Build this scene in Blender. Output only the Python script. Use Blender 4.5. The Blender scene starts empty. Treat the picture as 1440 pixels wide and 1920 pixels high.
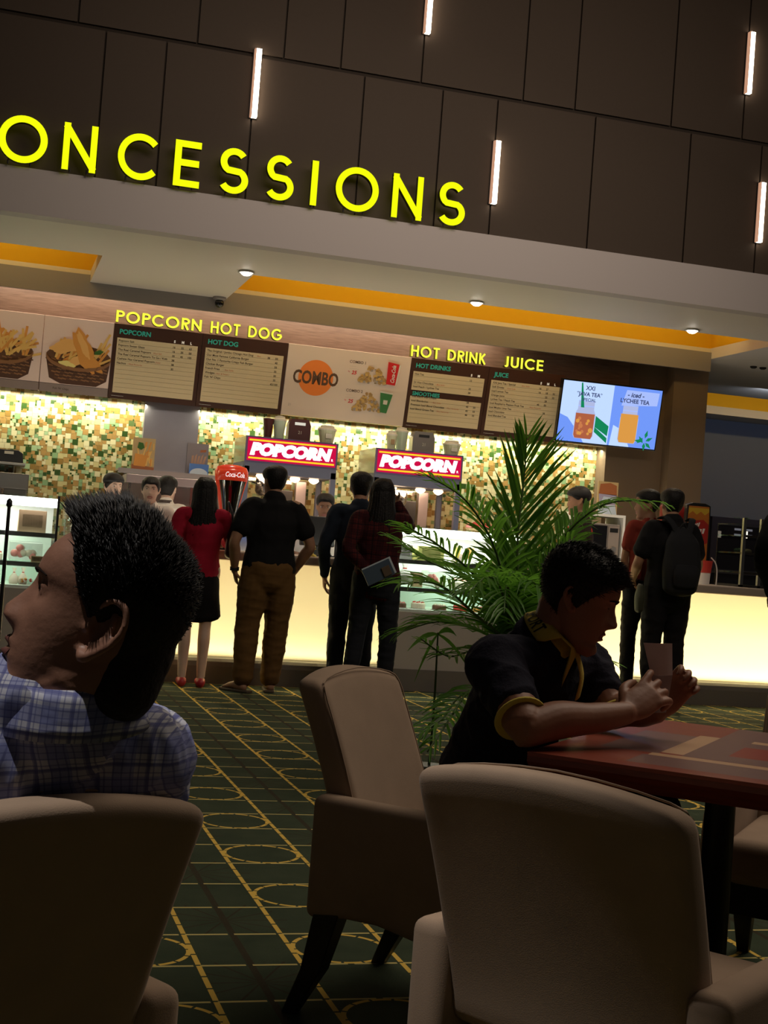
import bpy, bmesh, math, random
import numpy as np
from mathutils import Vector, Matrix
random.seed(7)
R = math.radians
S = bpy.context.scene
COL = S.collection
V = Vector

# ------------------------------------------------------------ camera, world, lights, exposure
cam_d = bpy.data.cameras.new('camera')
cam_d.sensor_fit = 'VERTICAL'; cam_d.sensor_height = 36.0
cam_d.lens = 2571.6 / 1920 * 36.0
cam_d.clip_start = 0.05
cam = bpy.data.objects.new('camera', cam_d); COL.objects.link(cam)
yaw, pitch, roll = R(16.3318), R(1.43616), R(4.27996)
fw = V((math.sin(yaw)*math.cos(pitch), math.cos(yaw)*math.cos(pitch), math.sin(pitch)))
rt = V((math.cos(yaw), -math.sin(yaw), 0)); up = rt.cross(fw)
r2 = math.cos(roll)*rt + math.sin(roll)*up; u2 = -math.sin(roll)*rt + math.cos(roll)*up
m = Matrix((r2, u2, -fw)).transposed().to_4x4(); m.translation = V((0, 0, 1.12))
cam.matrix_world = m
S.camera = cam
S.view_settings.view_transform = 'Standard'; S.view_settings.look = 'None'
S.view_settings.gamma = 1.0; S.view_settings.use_curve_mapping = False
S.view_settings.exposure = 0.0
S.cycles.use_denoising = True
S.cycles.max_bounces = 8; S.cycles.diffuse_bounces = 3; S.cycles.glossy_bounces = 3
S.cycles.transmission_bounces = 6; S.cycles.transparent_max_bounces = 12
S.cycles.sample_clamp_indirect = 4.0; S.cycles.caustics_reflective = False; S.cycles.caustics_refractive = False
W = bpy.data.worlds.new('world'); S.world = W; W.use_nodes = True
W.node_tree.nodes['Background'].inputs[0].default_value = (1.0, 0.86, 0.74, 1)
W.node_tree.nodes['Background'].inputs[1].default_value = 0.015

def area(name, loc, target, sx, sy, power, col=(1, .86, .68), spread=180):
    d = bpy.data.lights.new(name, 'AREA'); d.shape = 'RECTANGLE'; d.size = sx; d.size_y = sy
    d.energy = power; d.color = col; d.spread = R(spread)
    o = bpy.data.objects.new(name, d); COL.objects.link(o); o.location = loc
    o.rotation_euler = (V(target) - V(loc)).to_track_quat('-Z', 'Y').to_euler()
    return o
def spot(name, loc, target, power, col=(1, .86, .68), ang=70, blend=.6, rad=.05):
    d = bpy.data.lights.new(name, 'SPOT'); d.energy = power; d.color = col; d.spot_size = R(ang); d.spot_blend = blend
    d.shadow_soft_size = rad
    o = bpy.data.objects.new(name, d); COL.objects.link(o); o.location = loc
    o.rotation_euler = (V(target) - V(loc)).to_track_quat('-Z', 'Y').to_euler()
    return o
# hall ceiling lighting, with an added fill for the front wall
area('hall_light', (4.2, 4.6, 5.6), (2.4, 3.9, 0), 4.0, 4.0, 150, (1, .83, .66))
area('hall_light', (3.2, 4.2, 5.2), (3.5, 10.0, 4.5), 5.0, 1.2, 24, (1, .84, .70), 62)  # unseen fill added to brighten the wall panels and fascia
spot('hall_spot', (-.75, 1.55, 4.3), (.10, 1.74, .85), 260, (1, .93, .86), 24, .4, .03)
# cove and wash strips of the concession stand, plus added fills
area('board_wash', (2.3, 12.52, 3.262), (2.3, 12.76, 2.6), 5.0, .04, 17, (1, .80, .58))
area('tile_wash', (.55, 12.88, 2.27), (.55, 12.97, 1.6), 1.7, .05, 15, (1, .92, .66))
area('tile_wash', (4.05, 12.88, 2.27), (4.05, 12.97, 1.6), 4.3, .05, 40, (1, .92, .66))
area('cove_light', (4.5, 11.75, 3.72), (4.5, 12.9, 3.60), 4.8, .08, 13, (1, .74, .30))
area('cove_light', (-.6, 11.75, 3.72), (-.6, 12.9, 3.60), 2.6, .08, 7, (1, .74, .30))
area('far_wall_fill', (10.5, 14.0, 3.2), (10.5, 17.4, 1.6), 4.0, .3, 16, (.70, .80, 1.0))  # added cool fill that lifts the far wall, no lamp known there
area('cove_light', (11.0, 15.3, 3.78), (11.0, 16.9, 3.5), 5.0, .08, 18, (1, .74, .30))
area('ceiling_fill', (2.6, 11.65, .93), (2.6, 11.65, 3), 5.0, .5, 19, (1, .88, .70))  # unseen uplight added behind the counter to brighten the ceiling
area('ceiling_fill', (6.6, 11.65, .93), (6.6, 11.65, 3), 2.6, .5, 6, (1, .88, .70))  # same added uplight for the right part of the ceiling
# LED strips inside the counter, behind the translucent fronts
area('counter_strip', (1.88, 10.44, .212), (1.88, 10.385, .5), 2.4, .06, 24, (1, .92, .72))
area('counter_strip', (6.4, 10.44, .212), (6.4, 10.385, .5), 4.2, .06, 50, (1, .92, .72))

# ------------------------------------------------------------ materials
def nodes(mt):
    mt.use_nodes = True; return mt.node_tree.nodes, mt.node_tree.links
MATS = {}
def mat(name, col, rough=.6, metal=0.0, emit=0.0, ecol=None, noise=0.0, nscale=20.0, bump=0.0, bscale=60.0, alpha=1.0, spec=.5, trans=0.0, sheen=0.0):
    if name in MATS: return MATS[name]
    mt = bpy.data.materials.new(name); n, l = nodes(mt); b = n['Principled BSDF']
    b.inputs['Base Color'].default_value = (*col, 1); b.inputs['Roughness'].default_value = rough
    b.inputs['Metallic'].default_value = metal; b.inputs['Specular IOR Level'].default_value = spec
    if trans: b.inputs['Transmission Weight'].default_value = trans
    if alpha < 1: b.inputs['Alpha'].default_value = alpha
    if sheen: b.inputs['Sheen Weight'].default_value = sheen
    if emit:
        b.inputs['Emission Color'].default_value = (*(ecol or col), 1); b.inputs['Emission Strength'].default_value = emit
    if noise or bump:
        tc = n.new('ShaderNodeTexCoord')
    if noise:
        t = n.new('ShaderNodeTexNoise'); t.inputs['Scale'].default_value = nscale; t.inputs['Detail'].default_value = 4
        l.new(tc.outputs['Object'], t.inputs['Vector'])
        mx = n.new('ShaderNodeMix'); mx.data_type = 'RGBA'
        mx.inputs[6].default_value = (*[c*(1-noise) for c in col], 1); mx.inputs[7].default_value = (*[min(1, c*(1+noise)) for c in col], 1)
        l.new(t.outputs['Fac'], mx.inputs[0]); l.new(mx.outputs[2], b.inputs['Base Color'])
    if bump:
        t2 = n.new('ShaderNodeTexNoise'); t2.inputs['Scale'].default_value = bscale; t2.inputs['Detail'].default_value = 5
        l.new(tc.outputs['Object'], t2.inputs['Vector'])
        bp = n.new('ShaderNodeBump'); bp.inputs['Strength'].default_value = bump; bp.inputs['Distance'].default_value = .01
        l.new(t2.outputs['Fac'], bp.inputs['Height']); l.new(bp.outputs['Normal'], b.inputs['Normal'])
    MATS[name] = mt; return mt
def emis(name, col, st=1.0):
    if name in MATS: return MATS[name]
    mt = bpy.data.materials.new(name); n, l = nodes(mt); n.remove(n['Principled BSDF'])
    e = n.new('ShaderNodeEmission'); e.inputs[0].default_value = (*col, 1); e.inputs[1].default_value = st
    l.new(e.outputs[0], n['Material Output'].inputs[0]); MATS[name] = mt; return mt
def srgb(r, g, b):
    f = lambda c: (c/255/12.92) if c/255 <= .04045 else ((c/255+.055)/1.055)**2.4
    return (f(r), f(g), f(b))
def glass_mat(name, tint=(1, 1, 1), gloss=.06):
    if name in MATS: return MATS[name]
    mt = bpy.data.materials.new(name); n, l = nodes(mt); n.remove(n['Principled BSDF'])
    t = n.new('ShaderNodeBsdfTransparent'); t.inputs[0].default_value = (*tint, 1)
    g = n.new('ShaderNodeBsdfGlossy'); g.inputs['Roughness'].default_value = .02
    mx = n.new('ShaderNodeMixShader'); mx.inputs[0].default_value = gloss
    l.new(t.outputs[0], mx.inputs[1]); l.new(g.outputs[0], mx.inputs[2]); l.new(mx.outputs[0], n['Material Output'].inputs[0])
    MATS[name] = mt; return mt

# ------------------------------------------------------------ mesh builder
class MB:
    def __init__(s): s.v = []; s.f = []; s.m = []
    def add(s, vs, fs, m=0):
        o = len(s.v); s.v += [tuple(v) for v in vs]
        for f in fs: s.f.append([o+i for i in f]); s.m.append(m)
        return s
    def box(s, x0, y0, z0, x1, y1, z1, m=0, M=None):
        vs = [V((x, y, z)) for z in (z0, z1) for y in (y0, y1) for x in (x0, x1)]
        if M is not None: vs = [M @ v for v in vs]
        return s.add(vs, [(0, 2, 3, 1), (4, 5, 7, 6), (0, 1, 5, 4), (2, 6, 7, 3), (0, 4, 6, 2), (1, 3, 7, 5)], m)
    def prism(s, poly, o, ax, ay, az, m=0):
        """poly of (a, b) pairs in the plane o + a*ax + b*ay, swept by az"""
        o, ax, ay, az = V(o), V(ax), V(ay), V(az); n = len(poly)
        vs = [o+ax*a+ay*b for a, b in poly]; vs += [v+az for v in vs]
        fs = [tuple(range(n))[::-1], tuple(range(n, 2*n))] + [(i, (i+1) % n, n+(i+1) % n, n+i) for i in range(n)]
        return s.add(vs, fs, m)
    def flat(s, poly, o, ax, ay, m=0):
        o, ax, ay = V(o), V(ax), V(ay)
        return s.add([o+ax*a+ay*b for a, b in poly], [tuple(range(len(poly)))], m)
    def lathe(s, prof, c=(0, 0, 0), n=20, m=0, M=None, sx=1, sy=1):
        c = V(c); vs = []; fs = []
        for r, z in prof:
            for k in range(n):
                a = 2*math.pi*k/n; v = V((r*sx*math.cos(a), r*sy*math.sin(a), z))
                vs.append((M @ v if M is not None else v)+c)
        for i in range(len(prof)-1):
            for k in range(n):
                a = i*n+k; b = i*n+(k+1) % n; fs.append((a, b, b+n, a+n))
        fs.append(tuple(range(n))[::-1]); fs.append(tuple(range((len(prof)-1)*n, len(prof)*n)))
        return s.add(vs, fs, m)
    def cyl(s, p0, p1, r0, r1=None, n=12, m=0):
        p0, p1 = V(p0), V(p1); r1 = r0 if r1 is None else r1; d = (p1-p0)
        M = d.to_track_quat('Z', 'Y').to_matrix().to_4x4(); M.translation = p0
        return s.lathe([(r0, 0), (r1, d.length)], (0, 0, 0), n, m, M)
    def ball(s, c, r, n=12, m=0, sc=(1, 1, 1), M=None):
        c = V(c); vs = []; fs = []; k = n//2
        for i in range(1, k):
            t = math.pi*i/k
            for j in range(n):
                a = 2*math.pi*j/n; v = V((r*sc[0]*math.sin(t)*math.cos(a), r*sc[1]*math.sin(t)*math.sin(a), r*sc[2]*math.cos(t)))
                vs.append((M @ v if M is not None else v)+c)
        for i in range(k-2):
            for j in range(n): a = i*n+j; b = i*n+(j+1) % n; fs.append((a, a+n, b+n, b))
        top = V((0, 0, r*sc[2])); t0 = len(vs); vs.append((M @ top if M is not None else top)+c); vs.append((M @ -top if M is not None else -top)+c)
        for j in range(n): fs.append((t0, j, (j+1) % n)); fs.append((t0+1, (k-2)*n+(j+1) % n, (k-2)*n+j))
        return s.add(vs, fs, m)
    def tube(s, pts, rad, side=None, n=16, sub=5, cap=True, m=0):
        """smooth tapering tube; rad entries r or (a, b): a along side, b across"""
        P, A = smooth(pts, rad, sub)
        vs = []; fs = []
        N = len(P)
        T = [(P[min(i+1, N-1)]-P[max(i-1, 0)]).normalized() for i in range(N)]
        if side is None:
            side = V((0, 0, 1)) if abs(T[0].z) < .7 else V((1, 0, 0))
        side = V(side); prev = side
        rings = []
        for i in range(N):
            a = prev - T[i]*prev.dot(T[i])
            if a.length < 1e-4: a = T[i].orthogonal()
            a.normalize(); b = T[i].cross(a); prev = a if side is None else (side*.5+a*.5)
            rings.append((P[i], a, b, A[i][0], A[i][1], T[i]))
        out = []
        if cap:
            p, a, b, ra, rb, t = rings[0]; r = min(ra, rb)
            for q in (.97, .75, .4): out.append((p-t*r*q*.9, a, b, ra*math.sqrt(1-q*q*.98), rb*math.sqrt(1-q*q*.98)))
        out += [x[:5] for x in rings]
        if cap:
            p, a, b, ra, rb, t = rings[-1]; r = min(ra, rb)
            for q in (.4, .75, .97): out.append((p+t*r*q*.9, a, b, ra*math.sqrt(1-q*q*.98), rb*math.sqrt(1-q*q*.98)))
        for p, a, b, ra, rb in out:
            for k in range(n):
                w = 2*math.pi*k/n; vs.append(p+a*(ra*math.cos(w))+b*(rb*math.sin(w)))
        L = len(out)
        for i in range(L-1):
            for k in range(n): q = i*n+k; w = i*n+(k+1) % n; fs.append((q, w, w+n, q+n))
        fs.append(tuple(range(n))[::-1]); fs.append(tuple(range((L-1)*n, L*n)))
        return s.add(vs, fs, m)
    def build(s, name, mats, parent=None, smooth_=False, bevel=0.0, bseg=2, world=True, remesh=0.0, smooth_it=0, subsurf=0, disp=None):
        me = bpy.data.meshes.new(name)
        vs = s.v
        if parent is not None and world:
            Mi = ROOTS[parent.name].inverted(); vs = [tuple(Mi @ V(v)) for v in vs]
        me.from_pydata([tuple(v) for v in vs], [], s.f); me.update()
        mats = mats if isinstance(mats, (list, tuple)) else [mats]
        for mm in mats: me.materials.append(mm)
        if len(mats) > 1: me.polygons.foreach_set('material_index', s.m)
        o = bpy.data.objects.new(name, me); COL.objects.link(o)
        if remesh or bevel or subsurf or smooth_it:
            if bevel:
                md = o.modifiers.new('b', 'BEVEL'); md.width = bevel; md.segments = bseg; md.limit_method = 'ANGLE'; md.angle_limit = R(40)
            if remesh:
                md = o.modifiers.new('r', 'REMESH'); md.mode = 'VOXEL'; md.voxel_size = remesh; md.use_smooth_shade = True
            if smooth_it:
                md = o.modifiers.new('s', 'SMOOTH'); md.factor = .5; md.iterations = smooth_it
            if subsurf:
                md = o.modifiers.new('u', 'SUBSURF'); md.levels = subsurf; md.render_levels = subsurf
            dg = bpy.context.evaluated_depsgraph_get(); ev = o.evaluated_get(dg)
            me2 = bpy.data.meshes.new_from_object(ev, depsgraph=dg); o.modifiers.clear(); old = o.data; o.data = me2; bpy.data.meshes.remove(old); me2.name = name
            me = me2
            if not me.materials:
                for mm in mats: me.materials.append(mm)
        if smooth_: me.polygons.foreach_set('use_smooth', [True]*len(me.polygons))
        if parent is not None: o.parent = parent; ROOTS[o.name] = ROOTS[parent.name]
        else: ROOTS[o.name] = Matrix.Identity(4)
        return o
def smooth(pts, rad, sub):
    P = [V(p) for p in pts]; A = [V((r, r)) if not isinstance(r, (tuple, list)) else V(r) for r in rad]
    if len(P) < 3 or sub <= 1: return P, A
    oP, oA = [], []
    cr = lambda a, b, c, d, t: .5*((2*b)+(c-a)*t+(2*a-5*b+4*c-d)*t*t+(3*b-a-3*c+d)*t**3)
    for i in range(len(P)-1):
        i0, i3 = max(i-1, 0), min(i+2, len(P)-1)
        for k in range(sub):
            t = k/sub; oP.append(cr(P[i0], P[i], P[i+1], P[i3], t)); oA.append(A[i].lerp(A[i+1], t*t*(3-2*t)))
    oP.append(P[-1]); oA.append(A[-1]); return oP, oA
ROOTS = {}
def thing(name, label, cat, loc=(0, 0, 0), rz=0.0, group=None):
    o = bpy.data.objects.new(name, None); COL.objects.link(o); o.location = loc; o.rotation_euler = (0, 0, rz)
    o.empty_display_size = .1
    ROOTS[o.name] = Matrix.Translation(V(loc)) @ Matrix.Rotation(rz, 4, 'Z')
    o['label'] = label; o['category'] = cat
    if group: o['group'] = group
    return o
def tag(o, label, cat, group=None):
    o['label'] = label; o['category'] = cat
    if group: o['group'] = group
    return o
def struct(o): o['kind'] = 'structure'; return o
def copy_tree(o, parent=None):
    c = o.copy(); COL.objects.link(c); c.parent = parent
    for ch in list(o.children): copy_tree(ch, c)
    return c
# writing in the built-in font, as flat polygons
_txt = {}
def text_geo(t, bold=0.0, space=1.0):
    k = (t, bold, space)
    if k in _txt: return _txt[k]
    cu = bpy.data.curves.new('t', 'FONT'); cu.body = t; cu.offset = bold; cu.space_character = space; cu.resolution_u = 3
    o = bpy.data.objects.new('t', cu); COL.objects.link(o)
    dg = bpy.context.evaluated_depsgraph_get(); me = bpy.data.meshes.new_from_object(o.evaluated_get(dg), depsgraph=dg)
    vs = [(v.co.x, v.co.y) for v in me.vertices]; fs = [tuple(p.vertices) for p in me.polygons]
    bpy.data.objects.remove(o); bpy.data.curves.remove(cu); bpy.data.meshes.remove(me)
    x0 = min((v[0] for v in vs), default=0); x1 = max((v[0] for v in vs), default=1)
    _txt[k] = (vs, fs, x0, x1); return _txt[k]
def put_text(mb, t, o, ax, ay, h, m=0, bold=0.0, shear=0.0, width=None, align='l', space=1.0, mirror=False):
    """h = cap height in metres; width squeezes the line to a given length"""
    vs, fs, x0, x1 = text_geo(t, bold, space); k = h/.70; sx = k
    if width: sx = width/(x1-x0)
    dx = -x0 if align == 'l' else (-(x0+x1)/2 if align == 'c' else -x1)
    o, ax, ay = V(o), V(ax).normalized(), V(ay).normalized()
    mb.add([o+ax*((x+dx)*sx+shear*y*k)+ay*(y*k) for x, y in vs], fs, m)
# geometric sans capitals drawn as strokes: height 1, stroke w
def arc(cx, cy, rx, ry, a0, a1, n=22): return [(cx+rx*math.cos(R(a0+(a1-a0)*i/n)), cy+ry*math.sin(R(a0+(a1-a0)*i/n))) for i in range(n+1)]
def glyph(ch, w):
    h = w/2; T = 1-h
    if ch == 'O': return [arc(.5, .5, .5-h, .5-h, 0, 360, 40)], 1.0
    if ch == 'C': return [arc(.5, .5, .5-h, .5-h, 42, 318, 32)], .86
    if ch == 'G': return [arc(.5, .5, .5-h, .5-h, 45, 352, 32), [(.52, .47), (1-h+.01, .47)]], .98
    if ch == 'N': return [[(h, 0), (h, 1)], [(h*.6, 1-h*.7), (.76-h*.6, h*.7)], [(.76-h, 0), (.76-h, 1)]], .76
    if ch == 'E': return [[(h, 0), (h, 1)], [(h, T), (.56, T)], [(h, .52), (.53, .52)], [(h, h), (.56, h)]], .56
    if ch == 'I': return [[(h, 0), (h, 1)]], w
    if ch == 'S':
        r = .265-h*.5; a = arc(.29, T-r, .25-h*.3, r, 35, 235, 18); b = arc(.29, h+r, .27-h*.3, r, 55, -150, 20)
        return [a+b], .58
    if ch == 'P': return [[(h, 0), (h, 1)], [(h, T), (.30, T)]+arc(.30, .72, .25-h*.2, .28-h, 90, -90, 14)+[(h, .44+h)]], .56
    if ch == 'R': return [[(h, 0), (h, 1)], [(h, T), (.30, T)]+arc(.30, .72, .25-h*.2, .28-h, 90, -90, 14)+[(h, .44+h)], [(.27, .46), (.56-h*.6, 0)]], .58
    if ch == 'H': return [[(h, 0), (h, 1)], [(.7-h, 0), (.7-h, 1)], [(h, .52), (.7-h, .52)]], .70
    if ch == 'T': return [[(0, T), (.6, T)], [(.3, 0), (.3, 1)]], .60
    if ch == 'D': return [[(h, h), (h, T)], [(h*.2, T), (.3, T)]+arc(.3, .5, .46-h, .5-h, 90, -90, 22)+[(h*.2, h)]], .76
    if ch == 'K': return [[(h, 0), (h, 1)], [(h, .42), (.58-h*.5, 1-h*.4)], [(.24, .54), (.62-h*.6, 0)]], .62
    if ch == 'J': return [[(.4-h, 1), (.4-h, .25)]+arc(.22, .25, .18-h+.0, .25-h, 0, -150, 14)], .42
    if ch == 'U': return [[(h, 1), (h, .3)]+arc(.34, .3, .34-h, .3-h, 180, 360, 18)+[(.68-h, 1)]], .68
    return [], .35
def put_glyph(mb, ch, o, h, w, depth, m_face=0, m_side=1, sx=1.0):
    """letter standing in the x-z plane, its face towards -y"""
    strokes, adv = glyph(ch, w); o = V(o)
    for pl in strokes:
        n = len(pl); closed = abs(pl[0][0]-pl[-1][0])+abs(pl[0][1]-pl[-1][1]) < 1e-6
        L = []; Rr = []
        for i in range(n):
            if closed: p, q = pl[(i-1) % (n-1)], pl[(i+1) % (n-1)]
            else: p, q = pl[max(i-1, 0)], pl[min(i+1, n-1)]
            dx, dy = q[0]-p[0], q[1]-p[1]; d = math.hypot(dx, dy) or 1
            nx, ny = -dy/d*w/2, dx/d*w/2
            L.append((pl[i][0]+nx, pl[i][1]+ny)); Rr.append((pl[i][0]-nx, pl[i][1]-ny))
        at = lambda p, y: o+V((p[0]*h*sx, y, p[1]*h))
        vs = [at(p, 0) for p in L]+[at(p, 0) for p in Rr]+[at(p, depth) for p in L]+[at(p, depth) for p in Rr]
        ff = [(i, i+1, n+i+1, n+i) for i in range(n-1)]
        ss = [(i, 2*n+i, 2*n+i+1, i+1) for i in range(n-1)]+[(n+i, n+i+1, 3*n+i+1, 3*n+i) for i in range(n-1)]
        if not closed: ss += [(0, n, 3*n, 2*n), (n-1, 3*n-1, 4*n-1, 2*n-1)]
        k = len(mb.v); mb.add(vs, ff, m_face)
        for f in ss: mb.f.append([k+i for i in f]); mb.m.append(m_side)
    return adv*h*sx
# ------------------------------------------------------------ setting
def carpet_mat():
    mt = bpy.data.materials.new('carpet'); n, l = nodes(mt); b = n['Principled BSDF']; b.inputs['Roughness'].default_value = .95
    b.inputs['Specular IOR Level'].default_value = .1
    tc = n.new('ShaderNodeTexCoord'); sp = n.new('ShaderNodeSeparateXYZ'); l.new(tc.outputs['Object'], sp.inputs[0])
    def M(op, a, b_=None, c=None):
        x = n.new('ShaderNodeMath'); x.operation = op
        for i, q in enumerate((a, b_, c)):
            if q is None: continue
            if isinstance(q, (int, float)): x.inputs[i].default_value = q
            else: l.new(q, x.inputs[i])
        return x.outputs[0]
    g = .2765
    X = M('DIVIDE', M('SUBTRACT', sp.outputs[0], .633), g); Y = M('DIVIDE', M('SUBTRACT', sp.outputs[1], 3.275), g)
    fx = M('FRACT', X); fy = M('FRACT', Y)
    dist = lambda f: M('MINIMUM', f, M('SUBTRACT', 1.0, f))
    # solid lines along y with fine breaks, thinner broken lines along x
    br = M('GREATER_THAN', M('FRACT', M('MULTIPLY', Y, 3.0)), .10)
    l1 = M('MULTIPLY', M('LESS_THAN', dist(fx), .026), br)
    bx = M('GREATER_THAN', M('FRACT', M('ADD', M('MULTIPLY', X, 2.0), .1)), .13)
    l2 = M('MULTIPLY', M('LESS_THAN', dist(fy), .021), bx)
    # rings in every other column and every other row
    cx = M('SUBTRACT', M('FRACT', M('MULTIPLY', M('SUBTRACT', X, 1.0), .5)), .25)   # column 1, 3, ...
    cy = M('SUBTRACT', M('FRACT', M('MULTIPLY', M('SUBTRACT', Y, 1.0), .5)), .25)
    rr = M('SQRT', M('ADD', M('MULTIPLY', cx, cx), M('MULTIPLY', cy, cy)))
    an = M('FRACT', M('MULTIPLY', M('ARCTAN2', cy, cx), 14/6.2832))
    ring = M('MULTIPLY', M('LESS_THAN', M('ABSOLUTE', M('SUBTRACT', rr, .236)), .012), M('GREATER_THAN', an, .13))
    lines = M('MINIMUM', M('ADD', M('ADD', l1, l2), ring), 1.0)
    # dark brown star burst between the rings
    sx = M('SUBTRACT', M('FRACT', M('MULTIPLY', X, .5)), .25); sy = M('SUBTRACT', M('FRACT', M('MULTIPLY', Y, .5)), .25)
    ang = M('FRACT', M('MULTIPLY', M('ARCTAN2', sy, sx), 12/6.2832)); sr = M('SQRT', M('ADD', M('MULTIPLY', sx, sx), M('MULTIPLY', sy, sy)))
    star = M('MULTIPLY', M('LESS_THAN', dist(ang), M('DIVIDE', .012, M('ADD', sr, .02))), M('LESS_THAN', sr, .34))
    diag = M('LESS_THAN', M('ABSOLUTE', M('SUBTRACT', M('FRACT', M('MULTIPLY', M('ADD', X, .0), .5)), .25)), .018)
    dark = M('MINIMUM', M('ADD', star, diag), 1.0)
    ns = n.new('ShaderNodeTexNoise'); ns.inputs['Scale'].default_value = 7; ns.inputs['Detail'].default_value = 5; l.new(tc.outputs['Object'], ns.inputs['Vector'])
    fine = n.new('ShaderNodeTexNoise'); fine.inputs['Scale'].default_value = 420; l.new(tc.outputs['Object'], fine.inputs['Vector'])
    def mix(f, a, b_):
        x = n.new('ShaderNodeMix'); x.data_type = 'RGBA'
        l.new(f, x.inputs[0])
        for i, q in ((6, a), (7, b_)):
            if isinstance(q, tuple): x.inputs[i].default_value = (*q, 1)
            else: l.new(q, x.inputs[i])
        return x.outputs[2]
    base = mix(ns.outputs['Fac'], (.024, .040, .024), (.068, .086, .052))
    base = mix(M('MULTIPLY', dark, .65), base, (.045, .026, .015))
    colr = mix(l2, base, (.60, .50, .19)); colr = mix(M('MINIMUM', M('ADD', l1, ring), 1.0), colr, (.80, .54, .11))
    l.new(colr, b.inputs['Base Color'])
    bp = n.new('ShaderNodeBump'); bp.inputs['Strength'].default_value = .4; bp.inputs['Distance'].default_value = .004
    l.new(fine.outputs['Fac'], bp.inputs['Height']); l.new(bp.outputs['Normal'], b.inputs['Normal'])
    return mt
fl = MB(); fl.box(-6, -3, -.1, 16, 18, 0)
struct(fl.build('floor', carpet_mat()))

PANEL = mat('panel_brown', (.062, .0405, .0255), .75, noise=.06, nscale=30)
GROOVE = mat('groove_dark', (.03, .02, .013), .9)
mb = MB()
ZG = 4.71
mb.box(-3, 10.12, 3.6, 13, 10.3, 7.2, 1)
lower = [-3, -2.1, -1.2, -.3, .596, 1.036, 1.70, 2.547, 3.182, 3.64, 4.482, 5.341, 6.005, 6.9, 7.7, 8.6, 9.5, 11, 13]
upper = [-3, -2.2, -1.1, -.47, .393, 1.256, 1.909, 2.352, 2.997, 3.848, 4.295, 5.152, 5.81, 6.7, 7.3, 8.2, 9.1, 11, 13]
for xs, z0, z1 in ((lower, 3.6, ZG-.016), (upper, ZG+.016, 6.2), (lower, 6.235, 7.2)):
    for a, b in zip(xs[:-1], xs[1:]): mb.box(a+.007, 10.095, z0, b-.007, 10.125, z1, 0)
struct(mb.build('wall_front', [PANEL, GROOVE]))
PAINT = mat('paint_grey', (.56, .50, .48), .7)
CEIL = mat('ceiling_paint', (.74, .68, .60), .55, spec=.3)
BLUEF = mat('valance_paint', (.26, .235, .225), .7)
struct(MB().box(-3, 10.0, 3.275, 13, 10.15, 3.6).build('trim_1', PAINT))
mb = MB(); zc = 3.275
for x0, y0, x1, y1 in ((-3, 10.15, 13, 11.17), (.77, 11.17, 2.0, 12.5), (7.0, 11.17, 13, 14.85), (-3, 12.5, 7.0, 13.1), (7.0, 16.8, 13, 18), (7.0, 13.1, 7.05, 18)):
    mb.box(x0, y0, zc, x1, y1, zc+.06)
struct(mb.build('ceiling', CEIL))
ORANGE = mat('cove_orange', (.80, .47, .012), .8)
mb = MB()   # raised trays: brown wall first, orange cove above it
for x0, x1, y0, y1, yb in ((-3, .77, 11.17, 12.5, 12.62), (2.0, 7.0, 11.17, 12.5, 12.62), (7.6, 13, 14.85, 16.8, 16.86)):
    mb.box(x0-.1, y0-.12, 3.80, x1+.1, yb+.1, 3.86, 1)
    mb.box(x0-.1, y0-.15, 3.335, x1+.1, y0-.1, 3.86, 1)
    mb.box(x0-.1, yb, 3.385, x1+.1, yb+.05, 3.82, 1)
    mb.box(x1+.06, y0-.1, 3.385, x1+.1, yb, 3.82, 1); mb.box(x0-.1, y0-.1, 3.385, x0-.06, yb, 3.82, 1)
    mb.box(x0, y1, 3.335, x1, y1+.03, 3.385, 0); mb.box(x1, y0, 3.335, x1+.05, yb, 3.385, 0); mb.box(x0-.05, y0, 3.335, x0, yb, 3.385, 0)
struct(mb.build('trim_2', [CEIL, ORANGE]))
struct(MB().box(-3, 12.47, 3.145, 7.0, 12.5, 3.34).build('trim_3', BLUEF))

# tiled back wall: large and small glass tiles laid in a hopscotch grid
TC = [srgb(226, 220, 176), srgb(205, 196, 140), srgb(150, 120, 62), srgb(176, 142, 84), srgb(140, 176, 128), srgb(168, 196, 150), srgb(52, 80, 34), srgb(84, 104, 60)]
TM = [mat('tile_%s' % nme, c, .25, spec=.6) for nme, c in zip(('cream', 'sand', 'olive', 'tan', 'mint', 'pale_mint', 'green', 'moss'), TC)]
GROUT = mat('grout', srgb(196, 188, 140), .8)
WB = mat('wall_beige', (.17, .118, .074), .8)
mb = MB(); mb.box(-3, 13.0, 0, 6.05, 13.2, 3.2, 8)
U_, gp = .0172, .0012     # glass tiles one, two or three units wide, packed on one grid
rng = random.Random(3); NX, NZ = 387, 78; used = np.zeros((NX+3, NZ+3), bool)
for jz in range(NZ):
    for ix in range(NX):
        if used[ix, jz]: continue
        sz = rng.choices((3, 2, 1), (.33, .40, .27))[0]
        while sz > 1 and (ix+sz > NX or jz+sz > NZ or used[ix:ix+sz, jz:jz+sz].any()): sz -= 1
        used[ix:ix+sz, jz:jz+sz] = True
        wts = {3: (34, 16, 12, 16, 9, 7, 5, 1), 2: (24, 16, 18, 14, 8, 8, 9, 3), 1: (14, 8, 24, 6, 2, 4, 26, 16)}[sz]
        mi = rng.choices(range(8), wts)[0]; x0, z0 = -.6+ix*U_+gp, 1.0+jz*U_+gp; e = sz*U_-2*gp
        mb.add([(x0, 12.996, z0), (x0+e, 12.996, z0), (x0+e, 12.996, z0+e), (x0, 12.996, z0+e)], [(0, 1, 2, 3)], mi)
struct(mb.build('wall_back', TM+[GROUT]))
mb = MB(); mb.box(6.05, 12.78, 0, 6.70, 13.2, 3.275)
mb.box(6.68, 12.62, 0, 7.07, 13.4, 3.275)
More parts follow.
